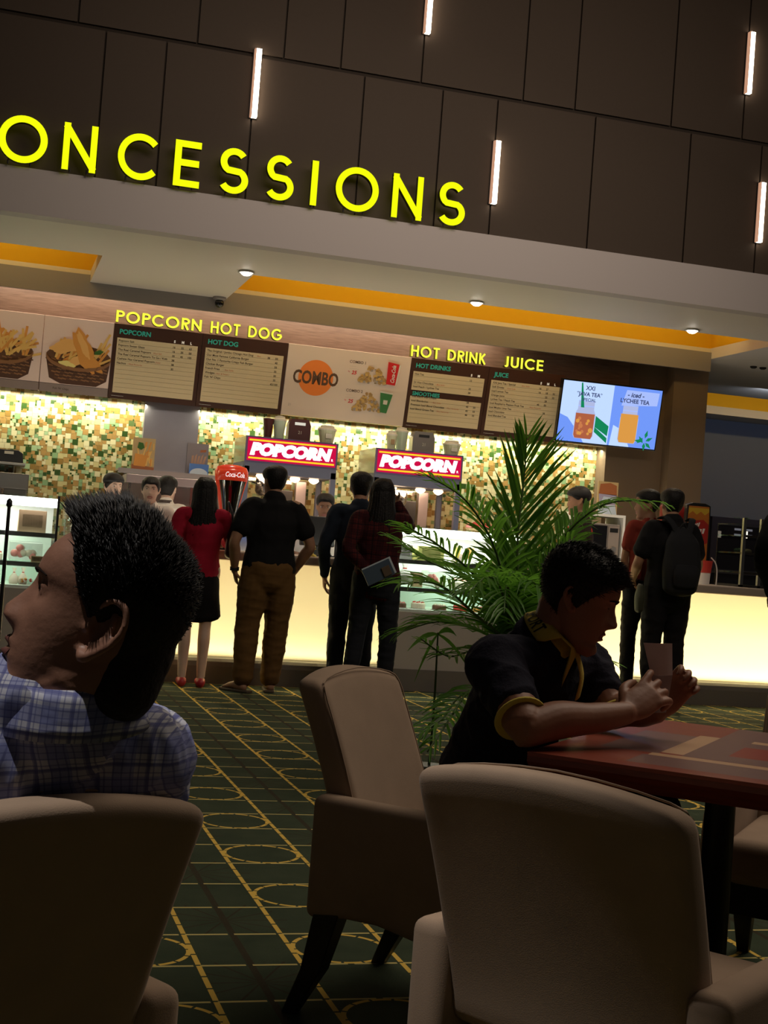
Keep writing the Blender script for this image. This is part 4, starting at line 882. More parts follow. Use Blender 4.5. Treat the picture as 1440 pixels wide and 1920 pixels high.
# ------------------------------------------------------------ upholstered chairs and table
def suede(name, c):
    return mat(name, c, .9, noise=.16, nscale=9, bump=.10, bscale=520, sheen=.08, spec=.2)
FAB = suede('chair_suede', (.38, .275, .195)); LEGW = mat('leg_black', (.012, .010, .009), .45)
def make_chair(label):
    t = thing('armchair', label, 'chair', (0, 0, 0), 0, 'beige upholstered armchairs')
    # backrest: leaning, crowned, slightly hollow panel
    mb = MB(); nx, nz = 12, 9; th = .085; vs = []; fs = []
    for side in (0, 1):
        for j in range(nz+1):
            for i in range(nx+1):
                s = -1+2*i/nx; q = j/nz; z = .36+q*(.447-.028*s*s)
                y = -.175-.155*q**1.25-(0 if side else th*(1-.1*q))+.022*s*s
                vs.append((s*(.218+.008*q), y, z))
    o1 = (nx+1)*(nz+1); I = lambda a, i, j: a*o1+j*(nx+1)+i
    for j in range(nz):
        for i in range(nx):
            fs.append((I(0, i, j), I(0, i+1, j), I(0, i+1, j+1), I(0, i, j+1))); fs.append((I(1, i, j), I(1, i, j+1), I(1, i+1, j+1), I(1, i+1, j)))
    for i in range(nx): fs.append((I(0, i, nz), I(0, i+1, nz), I(1, i+1, nz), I(1, i, nz))); fs.append((I(0, i, 0), I(1, i, 0), I(1, i+1, 0), I(0, i+1, 0)))
    for j in range(nz): fs.append((I(0, 0, j), I(0, 0, j+1), I(1, 0, j+1), I(1, 0, j))); fs.append((I(0, nx, j), I(1, nx, j), I(1, nx, j+1), I(0, nx, j+1)))
    mb.add(vs, fs); mb.build('backrest', FAB, t, world=False, smooth_=True, bevel=.026, bseg=4)
    # piping along the front edge of the backrest
    pts = [(-.205, -.180, .42)]+[(-.214, -.180-.155*q**1.25+.018, .36+.447*q-.02) for q in (.3, .55, .8, .93)]+[(-.18, -.322, .788), (0, -.330, .806), (.18, -.322, .788)]+[(.214, -.180-.155*q**1.25+.018, .36+.447*q-.02) for q in (.93, .8, .55, .3)]+[(.205, -.180, .42)]
    MB().tube([(a, b+.004, c) for a, b, c in pts], [.0018]*len(pts), n=6, sub=3).build('piping', FAB, t, world=False, smooth_=True)
    for sx in (-1, 1):
        poly = [(-.285, .525), (.20, .515), (.245, .495), (.262, .44), (.262, .185), (.16, .19), (.02, .222), (-.10, .245), (-.18, .245), (-.285, .232)]
        x0 = .205 if sx > 0 else -.275
        MB().prism(poly, (x0, 0, 0), (0, 1, 0), (0, 0, 1), (.07, 0, 0)).build('armrest', FAB, t, world=False, smooth_=True, bevel=.024, bseg=4)
        rl = MB(); a, b = .033, .017
        rl.add([(sx*.238+dx*a, -.225+dy*a, .26) for dx, dy in ((-1, -1), (1, -1), (1, 1), (-1, 1))]+[(sx*.238+dx*.026, -.262+dy*.026, .11) for dx, dy in ((-1, -1), (1, -1), (1, 1), (-1, 1))]+[(sx*.243+dx*b, -.315+dy*b, 0) for dx, dy in ((-1, -1), (1, -1), (1, 1), (-1, 1))],
               [(3, 2, 1, 0), (8, 9, 10, 11)]+[(k, (k+1) % 4, 4+(k+1) % 4, 4+k) for k in range(4)]+[(4+k, 4+(k+1) % 4, 8+(k+1) % 4, 8+k) for k in range(4)])
        rl.build('leg', LEGW, t, world=False, bevel=.003)
        a, b = .026, .018
        MB().add([(sx*.235+dx*a, .215+dy*a, .24) for dx, dy in ((-1, -1), (1, -1), (1, 1), (-1, 1))]+[(sx*.235+dx*b, .215+dy*b, 0) for dx, dy in ((-1, -1), (1, -1), (1, 1), (-1, 1))], [(3, 2, 1, 0), (4, 5, 6, 7)]+[(k, (k+1) % 4, 4+(k+1) % 4, 4+k) for k in range(4)]).build('leg', LEGW, t, world=False, bevel=.003)
    MB().box(-.21, -.20, .315, .21, .275, .435).build('seat', FAB, t, world=False, smooth_=True, bevel=.035, bseg=4)
    MB().box(-.205, -.24, .235, .205, .245, .32).build('seat_frame', LEGW, t, world=False, bevel=.004)
    return t
def face(fx, fy): return math.atan2(fy, fx)-math.pi/2
ch = make_chair('beige armchair pulled up to the table end under the boy in the navy polo')
ch.location = (1.195, 3.17, 0); ch.rotation_euler = (0, 0, face(.743, -.669))
c2 = copy_tree(ch); c2['label'] = 'large beige armchair seen from behind at the near side of the red table'; c2.location = (1.112, 2.085, 0); c2.rotation_euler = (0, 0, face(.80, .60))
c3 = copy_tree(ch); c3['label'] = 'beige armchair holding the man in the blue plaid shirt, back towards us'; c3.location = (-.065, 1.935, 0); c3.rotation_euler = (0, 0, face(-.45, .89))
c4 = copy_tree(ch); c4['label'] = 'beige armchair across the red table, cut by the right edge'; c4.location = (2.245, 3.225, 0); c4.rotation_euler = (0, 0, face(-.669, -.743))
# table
def table_mat():
    mt = bpy.data.materials.new('table_top'); n, l = nodes(mt); b = n['Principled BSDF']; b.inputs['Roughness'].default_value = .32
    tc = n.new('ShaderNodeTexCoord'); sp = n.new('ShaderNodeSeparateXYZ'); l.new(tc.outputs['Object'], sp.inputs[0])
    mp = n.new('ShaderNodeMapping'); mp.inputs['Scale'].default_value = (1.5, 22, 8); l.new(tc.outputs['Object'], mp.inputs[0])
    nz = n.new('ShaderNodeTexNoise'); nz.inputs['Scale'].default_value = 5; nz.inputs['Detail'].default_value = 6; l.new(mp.outputs[0], nz.inputs['Vector'])
    def mix(f, a, b_):
        x = n.new('ShaderNodeMix'); x.data_type = 'RGBA'; l.new(f, x.inputs[0])
        for i, q in ((6, a), (7, b_)):
            if isinstance(q, tuple): x.inputs[i].default_value = (*q, 1)
            else: l.new(q, x.inputs[i])
        return x.outputs[2]
    def step(src, v, gt):
        x = n.new('ShaderNodeMath'); x.operation = 'GREATER_THAN' if gt else 'LESS_THAN'; l.new(src, x.inputs[0]); x.inputs[1].default_value = v; return x.outputs[0]
    def mul(a, c):
        x = n.new('ShaderNodeMath'); x.operation = 'MULTIPLY'; l.new(a, x.inputs[0]); l.new(c, x.inputs[1]); return x.outputs[0]
    def rect(u0, u1, v0, v1): return mul(mul(step(sp.outputs[0], u0, True), step(sp.outputs[0], u1, False)), mul(step(sp.outputs[1], v0, True), step(sp.outputs[1], v1, False)))
    c = mix(nz.outputs['Fac'], (.22, .038, .020), (.36, .072, .038))
    MAU, BEI, REDW = (.21, .108, .098), (.60, .37, .21), (.32, .036, .02)
    for r, col in (((.19, 1.30, .06, .198), MAU), ((.085, .213, .235, .62), MAU), ((.262, .80, .245, .89), MAU), ((.213, .262, .262, .65), BEI), ((.20, 1.30, .200, .240), BEI), ((.342, .60, .34, .53), REDW), ((.34, .62, .615, .66), BEI), ((.84, .88, .262, .65), BEI), ((.92, 1.3, .245, .89), MAU)):
        c = mix(rect(*r), c, col)
    l.new(c, b.inputs['Base Color']); return mt
REDW = wood_mat('table_red_wood', (.13, .024, .013), (.22, .043, .024), (1.5, 20, 8), .35)
t = thing('dining_table', 'red wood dining table with mauve and beige inlay at the right', 'table', (1.119, 2.636, 0), math.atan2(-.669, .743))
MB().box(0, 0, .712, 1.45, .89, .72).build('tabletop', table_mat(), t, world=False)
o = MB().prism([(0, .7118), (0, .70), (.045, .662), (.845, .662), (.89, .70), (.89, .7118)], (0, 0, 0), (0, 1, 0), (0, 0, 1), (1.45, 0, 0)).build('table_edge', REDW, t, world=False)
for uu in (.315, 1.12):
    MB().lathe([(.036, .03), (.034, .60), (.05, .662)], (uu, .43, 0), n=20).build('pedestal', LEGW, t, world=False, smooth_=True)
    MB().lathe([(.20, 0), (.20, .02), (.05, .04)], (uu, .43, 0), n=28).build('foot', LEGW, t, world=False)
# ------------------------------------------------------------ people
def displace(o, strength, scale, seed=0, ax=(1, 1, 1)):
    me = o.data; n = len(me.vertices); co = np.empty(n*3); me.vertices.foreach_get('co', co); co = co.reshape(-1, 3)
    no = np.empty(n*3); me.vertices.foreach_get('normal', no); no = no.reshape(-1, 3)
    rg = np.random.RandomState(seed); d = np.zeros(n)
    for i in range(14):      # folds: sums of warped ridges
        w = rg.normal(size=3); w /= np.linalg.norm(w); w = w*np.array(ax); f = rg.uniform(.6, 1.7)/scale; w2 = rg.normal(size=3); w2 /= np.linalg.norm(w2)
        ph = co@w*f*6.28+rg.rand()*6+1.5*np.sin(co@w2*f*2.2+rg.rand()*6)
        d += (1-np.abs(np.sin(ph)))**2*rg.uniform(.4, 1)
    d = (d-d.mean())/d.std(); co = co+no*(d*strength)[:, None]; me.vertices.foreach_set('co', co.reshape(-1)); me.update()
HT = np.array([[0.000, .030, .080, .026], [.012, .012, .092, .040], [.025, -.012, .092, .050], [.040, -.030, .086, .055], [.055, -.046, .090, .059], [.070, -.060, .091, .0625], [.085, -.072, .090, .066],
               [.100, -.082, .087, .0695], [.115, -.089, .085, .0715], [.130, -.094, .083, .0725], [.142, -.097, .084, .0735], [.155, -.099, .0905, .0745], [.170, -.099, .091, .0750], [.185, -.096, .086, .0735],
               [.200, -.089, .076, .0685], [.213, -.077, .060, .0590], [.224, -.060, .040, .0445], [.231, -.040, .018, .0280], [.2345, -.024, .002, .0140]])
_zz = np.linspace(0, .2345, 90)
_zz = np.concatenate([_zz[:80], np.linspace(_zz[79], .2345, 18)[1:]])
def _sm(a, k=3):
    for _ in range(k): a = np.concatenate([[a[0]], (a[:-2]+2*a[1:-1]+a[2:])/4, [a[-1]]])
    return a
PROF = [_sm(np.interp(_zz, HT[:, 0], HT[:, i])) for i in (1, 2, 3)]
def head_ring(z, n=64, grow=0.0, feat=True, p=None):
    p = p or {}
    yb, yf, w = (np.interp(z, _zz, q) for q in PROF)
    yb, yf, w = yb-grow, yf+grow, w+grow
    yc = yb*.45+yf*.55-.02 if z > .03 else (yb+yf)/2
    yc = min(max(yc, yb+.3*(yf-yb)), yb+.6*(yf-yb))
    A = np.linspace(0, 2*np.pi, n, endpoint=False); e = .86
    cs, sn = np.cos(A), np.sin(A)
    x = w*np.sign(sn)*np.abs(sn)**e
    y = np.where(cs >= 0, yc+(yf-yc)*np.abs(cs)**e, yc-(yc-yb)*np.abs(cs)**.95)
    if feat:
        g = lambda q, s: np.exp(-(q/s)**2)
        fr = cs > .05
        nl = p.get('nose', 1.0)
        nh = np.interp(z, [.078, .086, .094, .103, .118, .132, .145, .152], [0, .010, .0235, .0265, .0185, .011, .005, 0])*nl
        sg = np.interp(z, [.08, .097, .115, .145], [.016, .0145, .0098, .008])*p.get('nosew', 1)
        d = nh*g(x, sg)
        d = d+.0075*nl*(g(np.abs(x)-.0145, .0065)*g(z-.0935, .008))              # nostril wings
        d = d-.0105*g(np.abs(x)-.031, .0145)*g(z-.138, .0105)                    # eye sockets
        d = d+.0030*g(np.abs(x)-.028, .018)*g(z-.1555, .006)                     # brows
        lp = p.get('lips', 1.0)
        d = d+lp*(.0065*g(x, .0185)*g(z-.0690, .0052)+.0070*g(x, .0175)*g(z-.0545, .0055)-.0050*g(x, .021)*g(z-.0617, .0024))
        d = d-.0035*g(x, .016)*g(z-.041, .006)+.0045*g(x, .018)*g(z-.020, .012)*p.get('chin', 1)
        d = d+.0035*g(np.abs(x)-.045, .016)*g(z-.110, .018)                      # cheekbones
        y = y+np.where(fr, d, 0)
    return np.stack([x, y, np.full(n, z)], 1)
def head_mesh(mb, M, n=64, p=None):
    vs = []; fs = []
    for z in _zz: vs += [M @ V(q) for q in head_ring(z, n, p=p)]
    L = len(_zz)
    for i in range(L-1):
        for k in range(n): a = i*n+k; b = i*n+(k+1) % n; fs.append((a, b, b+n, a+n)[::-1])
    fs.append(tuple(range(n))); fs.append(tuple(range((L-1)*n, L*n))[::-1])
    mb.add(vs, fs)
def ear(mb, M, s, k=1.0):
    """helix, antihelix, concha back and lobe"""
    tilt = lambda y, z: (y*math.cos(.25)-z*math.sin(.25), y*math.sin(.25)+z*math.cos(.25))
    def P(x, y, z): y, z = tilt(y*k, z*k); return M @ V((s*(.0715+x*k), -.012+y, .117+z))
    hel = [(.000, .010, .004), (.004, .013, .016), (.011, .006, .029), (.015, -.008, .030), (.017, -.017, .017), (.015, -.016, .000), (.011, -.009, -.015), (.006, .000, -.026), (.002, .006, -.024)]
    mb.tube([P(*q) for q in hel], [.0045, .0045, .0045, .0048, .0048, .0045, .005, .0075, .005], n=10, sub=4)
    mb.tube([P(*q) for q in ((.004, -.002, .020), (.008, -.008, .010), (.009, -.007, -.004), (.006, .001, -.013))], [.0035, .0045, .0045, .004], n=8, sub=4)
    mb.tube([P(*q) for q in ((.002, -.004, .018), (.003, -.006, .0), (.002, -.001, -.016))], [(.003, .013), (.003, .012), (.003, .008)], side=(s, 0, 0), n=10, sub=3)
    mb.tube([P(*q) for q in ((.002, .012, .004), (.003, .012, -.004))], [.004, .004], n=8)
def hair_cap(mb, M, low, thick, n=64, rows=22, top=.2345, p=None):
    """low(a): height of the hair edge at angle a (0 = face, pi = nape); thick(a, z) offset"""
    vs = []; fs = []
    A = np.linspace(0, 2*np.pi, n, endpoint=False)
    def at(k, z, g):
        q = head_ring(min(z, .2335), n, 0, False)[k]; d = V((q[0], q[1]+.005, max(0, (z-.14))*1.0)); d.normalize()
        return V(q)+d*g
    rings = []
    for r in range(-1, rows+1):
        ring = []
        for k in range(n):
            a = A[k]; lo = low(a if a <= math.pi else 2*math.pi-a); f = max(r, 0)/rows; z = lo+(top-lo)*math.sin(f*math.pi/2)
            g = thick(a if a <= math.pi else 2*math.pi-a, z)*min(1, .25+f*5)
            ring.append(M @ at(k, z, -.012 if r < 0 else g))
        rings.append(ring)
    for ring in rings: vs += ring
    for i in range(len(rings)-1):
        for k in range(n): a = i*n+k; b = i*n+(k+1) % n; fs.append((a, b, b+n, a+n)[::-1])
    fs.append(tuple(range(n))); fs.append(tuple(range((len(rings)-1)*n, len(rings)*n))[::-1])
    mb.add(vs, fs)
def hand(mb, w, d, pal, thumb, curls=(25, 25, 25, 28), k=1.0, spread=.06, thumb_dir=None, hand_len=.088):
    """wrist point, pointing direction, palm-facing direction, thumb side (+1 / -1 along d x pal)"""
    w = V(w); d = V(d).normalized(); pal = V(pal); pal = (pal-d*pal.dot(d)).normalized(); lat = d.cross(pal)*thumb
    L = hand_len*k
    mb.tube([w, w+d*L*.45, w+d*L*.98], [(.024*k, .017*k), (.036*k, .0155*k), (.037*k, .012*k)], side=lat, n=14, sub=4)
    mb.tube([w+d*.012*k+lat*.012*k, w+d*.035*k+lat*.026*k+pal*.006*k], [.016*k, .015*k], n=10)
    tips = []
    for i, (off, ln) in enumerate(((.0275, .92), (.0092, 1.0), (-.0092, .94), (-.0265, .76))):
        c = curls[i] if isinstance(curls[i], (tuple, list)) else (curls[i], curls[i]*1.2, curls[i]*.8)
        p = w+d*L*(1-.05*abs(off)/.02*.6)+lat*off*k; a = 0; pts = [p-d*.012*k, p]; fd = (d+lat*(off/.027)*spread).normalized()
        for q, seg in zip(c, (.043*ln*k, .027*ln*k, .021*ln*k)):
            a += R(q); p = p+(fd*math.cos(a)+pal*math.sin(a))*seg; pts.append(p)
        mb.tube(pts, [.0095*k, .0098*k, .0088*k, .0078*k, .0062*k], side=lat, n=10, sub=3); tips.append((pts[-1], (pts[-1]-pts[-2]).normalized()))
    td = V(thumb_dir).normalized() if thumb_dir is not None else (d*.75+lat*.55+pal*.45).normalized()
    t0 = w+d*.022*k+lat*.022*k+pal*.004*k; t1 = t0+(td*.6+lat*.4).normalized()*.038*k; t2 = t1+td*.032*k; t3 = t2+(td+pal*.2-lat*.15).normalized()*.024*k
    mb.tube([t0, t1, t2, t3], [.0135*k, .0115*k, .0098*k, .0068*k], n=10, sub=3)
    return tips
def skin(name, c, **k): return mat(name, c, .55, noise=.10, nscale=14, spec=.35, **k)
SKIN = skin('skin_tan', (.33, .175, .105)); SKINL = skin('skin_fair', (.66, .46, .36)); SKIND = skin('skin_brown', (.26, .125, .075))
HAIR = mat('hair_black', (.006, .005, .005), .6, bump=.5, bscale=90, spec=.3); BROW = mat('brow', (.012, .008, .006), .9, spec=.1); LIPS2 = mat('lips_soft', (.40, .16, .14), .5); LIPS = mat('lips', (.30, .10, .085), .45); EYEW = mat('eye_white', (.6, .57, .53), .25); IRIS = mat('eye_dark', (.010, .006, .005), .15)
def cloth(name, c, **k):
    kk = dict(rough=.9, noise=.14, nscale=11, bump=.35, bscale=9, spec=.15); kk.update(k); return mat(name, c, kk.pop('rough'), **kk)
def DJ():
    return dict(pel=V((0, 0, .93)), waist=V((0, .005, 1.07)), chest=V((0, .0, 1.25)), neck=V((0, -.015, 1.435)), head=V((0, .012, 1.485)),
        shL=V((-.172, -.01, 1.362)), shR=V((.172, -.01, 1.362)), elL=V((-.235, -.035, 1.10)), elR=V((.235, -.035, 1.10)), wrL=V((-.245, .045, .865)), wrR=V((.245, .045, .865)),
        hipL=V((-.088, 0, .90)), hipR=V((.088, 0, .90)), knL=V((-.10, .02, .49)), knR=V((.10, .02, .49)), anL=V((-.105, -.02, .085)), anR=V((.105, -.02, .085)))
def eyes_brows(M, parent, open_=1.0, fine=False):
    for s in (-1, 1):
        e = MB().ball((M @ V((s*.031, .0655, .1385))), .0118, 14, 0).build('eyeball', EYEW, parent, smooth_=True)
        MB().ball((M @ V((s*.031, .0735, .1380))), .0062, 10).build('iris', IRIS, e, smooth_=True)
        MB().tube([M @ V((s*.013, .0885, .1515)), M @ V((s*.028, .0885, .1565)), M @ V((s*.046, .0735, .153))], [(.0012, .0028), (.0014, .0036), (.0008, .0014)], n=8, sub=4).build('eyebrow', BROW, parent, smooth_=True)
def lids(mb, M, droop):
    for s in (-1, 1):
        up = [M @ V((s*(.031-.0165+.033*i/6), .0660+.0125*math.sin(math.pi*i/6)-.006*(i/6), .1385+(.0075-.010*droop)*math.sin(math.pi*i/6)+.002)) for i in range(7)]
        dn = [M @ V((s*(.031-.0165+.033*i/6), .0655+.0120*math.sin(math.pi*i/6)-.006*(i/6), .1385-.0070*math.sin(math.pi*i/6))) for i in range(7)]
        mb.tube(up, [.003]+[.0042]*5+[.003], n=8, sub=2); mb.tube(dn, [.0026]+[.0034]*5+[.0026], n=8, sub=2)
def lips_mesh(M, parent, p=None):
    mb = MB(); n = 15; vs = []
    rows = [.0735, .0705, .0675, .0645, .0617, .0585, .0550, .0515, .0485]
    for z in rows:
        hw = .0245*math.sqrt(max(0.02, 1-((z-.061)/.0135)**2))
        for i in range(n):
            x = -hw+2*hw*i/(n-1); ring = head_ring(z, 720, 0.0, True, p); fr = ring[(ring[:, 1] > 0.03)]; k = np.argmin(np.abs(fr[:, 0]-x)); vs.append(M @ V((x, fr[k, 1]+.0012, z)))
    fs = [(r*n+i, r*n+i+1, (r+1)*n+i+1, (r+1)*n+i) for r in range(len(rows)-1) for i in range(n-1)]
    mb.add(vs, fs); mb.build('lips', LIPS, parent, smooth_=True)
def head_M(J, k, yaw, pitch, roll=0.0, hs=.95):
    return Matrix.Translation(J['head']) @ Matrix.Rotation(R(yaw), 4, 'Z') @ Matrix.Rotation(R(roll), 4, 'Y') @ Matrix.Rotation(R(pitch), 4, 'X') @ Matrix.Scale(hs, 4) @ Matrix.Translation(V((0, .008, -.055)))
def long_hair(M, ln, spread, seed, parent, n=64):
    rg = random.Random(seed); mb = MB()
    for i in range(n):
        a = math.pi+rg.uniform(-1.75, 1.75); s_ = math.sin(a); c_ = math.cos(a); top = rg.uniform(.0, .05); L = ln*rg.uniform(.72, 1.0)*(1-.25*abs(s_)**2)
        P = [V((s_*top, .0+c_*top, .236)), V((s_*.070, c_*.072-.006, .195)), V((s_*.086, c_*.106+.002, .125)), V((s_*.088, c_*.100-.012, .045)), V((s_*spread*.95, c_*.085-.035, -.05)), V((s_*spread+rg.gauss(0, .008), c_*.06-.062, .04-L*.72)), V((s_*spread*.8+rg.gauss(0, .016), c_*.05-.070, .04-L))]
        r = rg.uniform(.010, .015); mb.tube([M @ p for p in P], [r*.8, r, r*1.1, r*1.1, r, r*.8, .003], n=7, sub=3)
    return mb.build('long_hair', HAIR, parent, smooth_=True)
def scaleJ(J, k): return {a: b*k for a, b in J.items()}
def torso_pts(J): return [J['pel']+V((0, 0, -.10)), J['pel'], J['waist'], J['chest']*.5+J['waist']*.5, J['chest'], J['chest']*.35+J['neck']*.65, J['neck']]
def body(J, k, M, wf=1.0, ff=1.0, handsL=None, handsR=None, vox=.009, p=None, legs=True, nhead=48, fem=0):
    mb = MB(); side = (J['shR']-J['shL']).normalized()
    W_ = [(.145, .095), (.160, .105), (.132, .092), (.142, .10), (.152, .105), (.115, .075), (.062, .056)]
    mb.tube(torso_pts(J), [(a*k*wf, b*k*wf) for a, b in W_], side=side, n=20)
    mb.tube([J['neck']+V((0, 0, -.03)), J['head'], J['head']+(M.to_3x3() @ V((0, 0, .05)))], [.060*k*ff, .052*k*ff, .050*k*ff], n=16)
    head_mesh(mb, M, nhead, p)
    for s in (-1, 1): ear(mb, M, s)
    for q, hd in (('L', handsL), ('R', handsR)):
        sh, el, wr = J['sh'+q], J['el'+q], J['wr'+q]
        mb.tube([J['neck']*.45+sh*.55+V((0, 0, -.035*k)), sh, sh.lerp(el, .5), el, el.lerp(wr, .35), wr], [.055*k, .054*k*wf, .046*k*wf, .037*k*wf, .039*k*wf, .026*k], n=14)
        if hd is not None: hand(mb, wr, hd['d'], hd['n'], hd.get('t', 1), hd.get('c', (25, 28, 30, 32)), k*hd.get('k', 1.0))
        if legs:
            hp, kn, an = J['hip'+q], J['kn'+q], J['an'+q]
            mb.tube([hp+V((0, 0, .03)), hp.lerp(kn, .3), kn, kn.lerp(an, .3)+V((0, -.012*k, 0)), kn.lerp(an, .65), an], [.088*k*wf, .080*k*wf, .052*k*wf, .053*k*wf, .042*k, .034*k], n=14)
            ft = J.get('toe'+q, an+V((0, .15*k, -.06*k)))
            mb.tube([an+V((0, -.025*k, -.045*k)), an.lerp(ft, .5)+V((0, 0, -.008)), ft], [(.032*k, .034*k), (.036*k, .030*k), (.036*k, .016*k)], side=(1, 0, 0), n=12)
    return mb
def shirt(J, k, g=1.0, wf=1.0, sleeve=.55, bot=-.08, vox=.011, sl_r=1.25, long_=False):
    mb = MB(); side = (J['shR']-J['shL']).normalized()
    W_ = [(.152, .108), (.166, .116), (.146, .108), (.154, .112), (.162, .116), (.126, .082), (.068, .062)]
    P_ = torso_pts(J); P_[0] = J['pel']+V((0, 0, bot*k)); P_[-1] = P_[-1].lerp(J['chest'], .06)
    mb.tube(P_, [(a*k*wf*g, b*k*wf*g) for a, b in W_], side=side, n=20)
    for q in 'LR':
        sh, el, wr = J['sh'+q], J['el'+q], J['wr'+q]
        pts = [J['neck']*.5+sh*.5+V((0, 0, -.04*k)), sh]; rad = [.060*k, .058*k*wf]
        if not long_: pts += [sh.lerp(el, sleeve*.55), sh.lerp(el, sleeve)]; rad += [.060*k*wf*sl_r/1.25, .060*k*wf*sl_r/1.25]
        else: pts += [sh.lerp(el, .5), el, el.lerp(wr, .5), el.lerp(wr, .93)]; rad += [.058*k*wf, .050*k*wf, .045*k*wf, .038*k]
        mb.tube(pts, rad, n=16)
    return mb
def trousers(J, k, wf=1.0, leg_r=1.0, hem=.93, seat=1.0):
    mb = MB(); pel = J['pel']
    mb.tube([pel+V((0, 0, .06*k)), pel+V((0, -.008*k, -.02*k)), pel+V((0, -.008*k, -.10*k))], [(.150*k*wf, .108*k*wf), (.164*k*wf*seat, .118*k*wf*seat), (.156*k*wf*seat, .108*k*wf*seat)], side=(1, 0, 0), n=20)
    for q in 'LR':
        hp, kn, an = J['hip'+q], J['kn'+q], J['an'+q]
        mb.tube([hp+V((0, 0, .02)), hp.lerp(kn, .35), kn, kn.lerp(an, .35), kn.lerp(an, .7), kn.lerp(an, hem)], [.098*k*wf, .092*k*wf*leg_r, .070*k*wf*leg_r, .068*k*wf*leg_r, .060*k*wf*leg_r, .058*k*wf*leg_r], n=16)
    return mb
def shoe(J, q, k, mat_, parent, sole=None, name='shoe'):
    an = J['an'+q]; ft = J.get('toe'+q, an+V((0, .15*k, -.06*k))); mb = MB()
    mb.tube([an+V((0, -.035*k, -.05*k)), an+V((0, .0, -.042*k)), an.lerp(ft, .5)+V((0, 0, -.012)), ft+V((0, .012, .002))], [(.036*k, .036*k), (.040*k, .042*k), (.043*k, .034*k), (.040*k, .022*k)], side=(1, 0, 0), n=14)
    return mb.build(name, mat_, parent, world=False, smooth_=True)
short_low = lambda a: float(np.interp(a, [0, .5, .85, 1.25, 1.55, 1.75, 2.1, 2.6, 3.15], [.192, .190, .170, .135, .125, .112, .070, .045, .042]))
def short_thick(a, z): return .010+.012*max(0, min(1, (z-.12)/.08))
def person(label, x, y, rz, H, vox=.009, J=None, yaw=0, pitch=0, roll=0, wf=1.0, skin_=SKIN, hl='hang', hr='hang', hair='short', p=None, hs=None, legs=True, group=None, z=0.0, ff=1.0, eyes=True, hair_m=None):
    k = H/1.70; JJ = DJ(); JJ.update(J or {}); JJ = scaleJ(JJ, k)
    t = thing('person', label, 'person', (x, y, z), rz, group)
    M = head_M(JJ, k, yaw, pitch, roll, hs or .955*k)
    HG = lambda q: dict(d=(JJ['wr'+q]-JJ['el'+q]).normalized()*.8+V((0, 0, -.3)), n=V((1 if q == 'L' else -1, .15, 0)), t=1 if q == 'L' else -1)
    hl_ = HG('L') if hl == 'hang' else hl; hr_ = HG('R') if hr == 'hang' else hr
    b = body(JJ, k, M, wf, ff, hl_, hr_, vox, p, legs)
    if eyes: lids(b, M, .3)
    b = b.build('body', skin_, t, world=False, remesh=vox, smooth_it=2)
    ROOTS[t.name] = Matrix.Identity(4)      # parts below are given in the figure's own frame
    if eyes:
        eyes_brows(M, t); lips_mesh(M, t, p)
        for c_ in t.children:
            if c_.name.startswith('lips'): c_.data.materials[0] = LIPS2
    h = MB()
    if hair == 'short': hair_cap(h, M, short_low, short_thick)
    elif hair == 'long':
        hair_cap(h, M, lambda a: float(np.interp(a, [0, .5, .9, 1.2, 1.6, 2.2, 3.15], [.195, .188, .150, .09, .05, .03, .03])), lambda a, z: .016)
    elif hair == 'bun':
        hair_cap(h, M, lambda a: float(np.interp(a, [0, .5, .9, 1.25, 1.6, 2.2, 3.15], [.176, .180, .150, .115, .085, .05, .04])), lambda a, z: .012)
    if hair: h.build('hair', hair_m or HAIR, t, remesh=.007, smooth_it=2)
    return t, JJ, k, M
BLACKT = cloth('tee_black', (.010, .010, .011)); NAVYD = cloth('shirt_darkblue', (.016, .022, .034)); CHINO = cloth('chino_brown', (.135, .072, .024)); DENIM = cloth('denim_dark', (.016, .018, .024)); REDTOP = cloth('top_crimson', (.36, .012, .035)); WHITESH = cloth('shirt_white', (.62, .58, .54)); SKIRT = cloth('skirt_black', (.010, .009, .010))
_pn = [0]
def part(mb, name, m_, t, vox=.010, sm=2):
    o = mb.build(name, m_, t, remesh=vox, smooth_it=sm); _pn[0] += 1
    if name in ('trousers', 'jeans'): displace(o, .0020, .36, _pn[0], (1, 1, 2.0))
    elif name in ('shirt', 't_shirt', 'plaid_shirt', 'top'): displace(o, .0020, .34, _pn[0])
    return o

# --- girl in crimson top
t, J, k, M = person('person in a crimson top and black skirt with long black hair at the counter', 1.555, 9.97, R(-6), 1.555, J=dict(elR=V((.245, .06, 1.14)), wrR=V((.20, .27, 1.16)), anL=V((-.075, -.02, .085)), anR=V((.075, -.02, .085)), knL=V((-.075, .02, .49)), knR=V((.08, .02, .49))), hair='long', skin_=SKINL, hr=dict(d=V((-.1, 1, .1)), n=V((0, 0, -1)), t=-1), eyes=False, yaw=3, wf=.94)
part(shirt(J, k, 1.06, .96, long_=True, bot=-.12), 'top', REDTOP, t)
m_ = MB(); m_.tube([J['pel']+V((0, 0, -.02)), J['pel']+V((0, 0, -.14)), J['pel']+V((0, 0, -.36*k))], [(.160*k, .12*k), (.172*k, .13*k), (.198*k, .07*k)], side=(1, 0, 0), n=24); part(m_, 'skirt', SKIRT, t)
long_hair(M, .38, .110, 3, t, 84)
for q in 'LR': shoe(J, q, k, mat('shoe_red', (.42, .02, .03), .4), t)
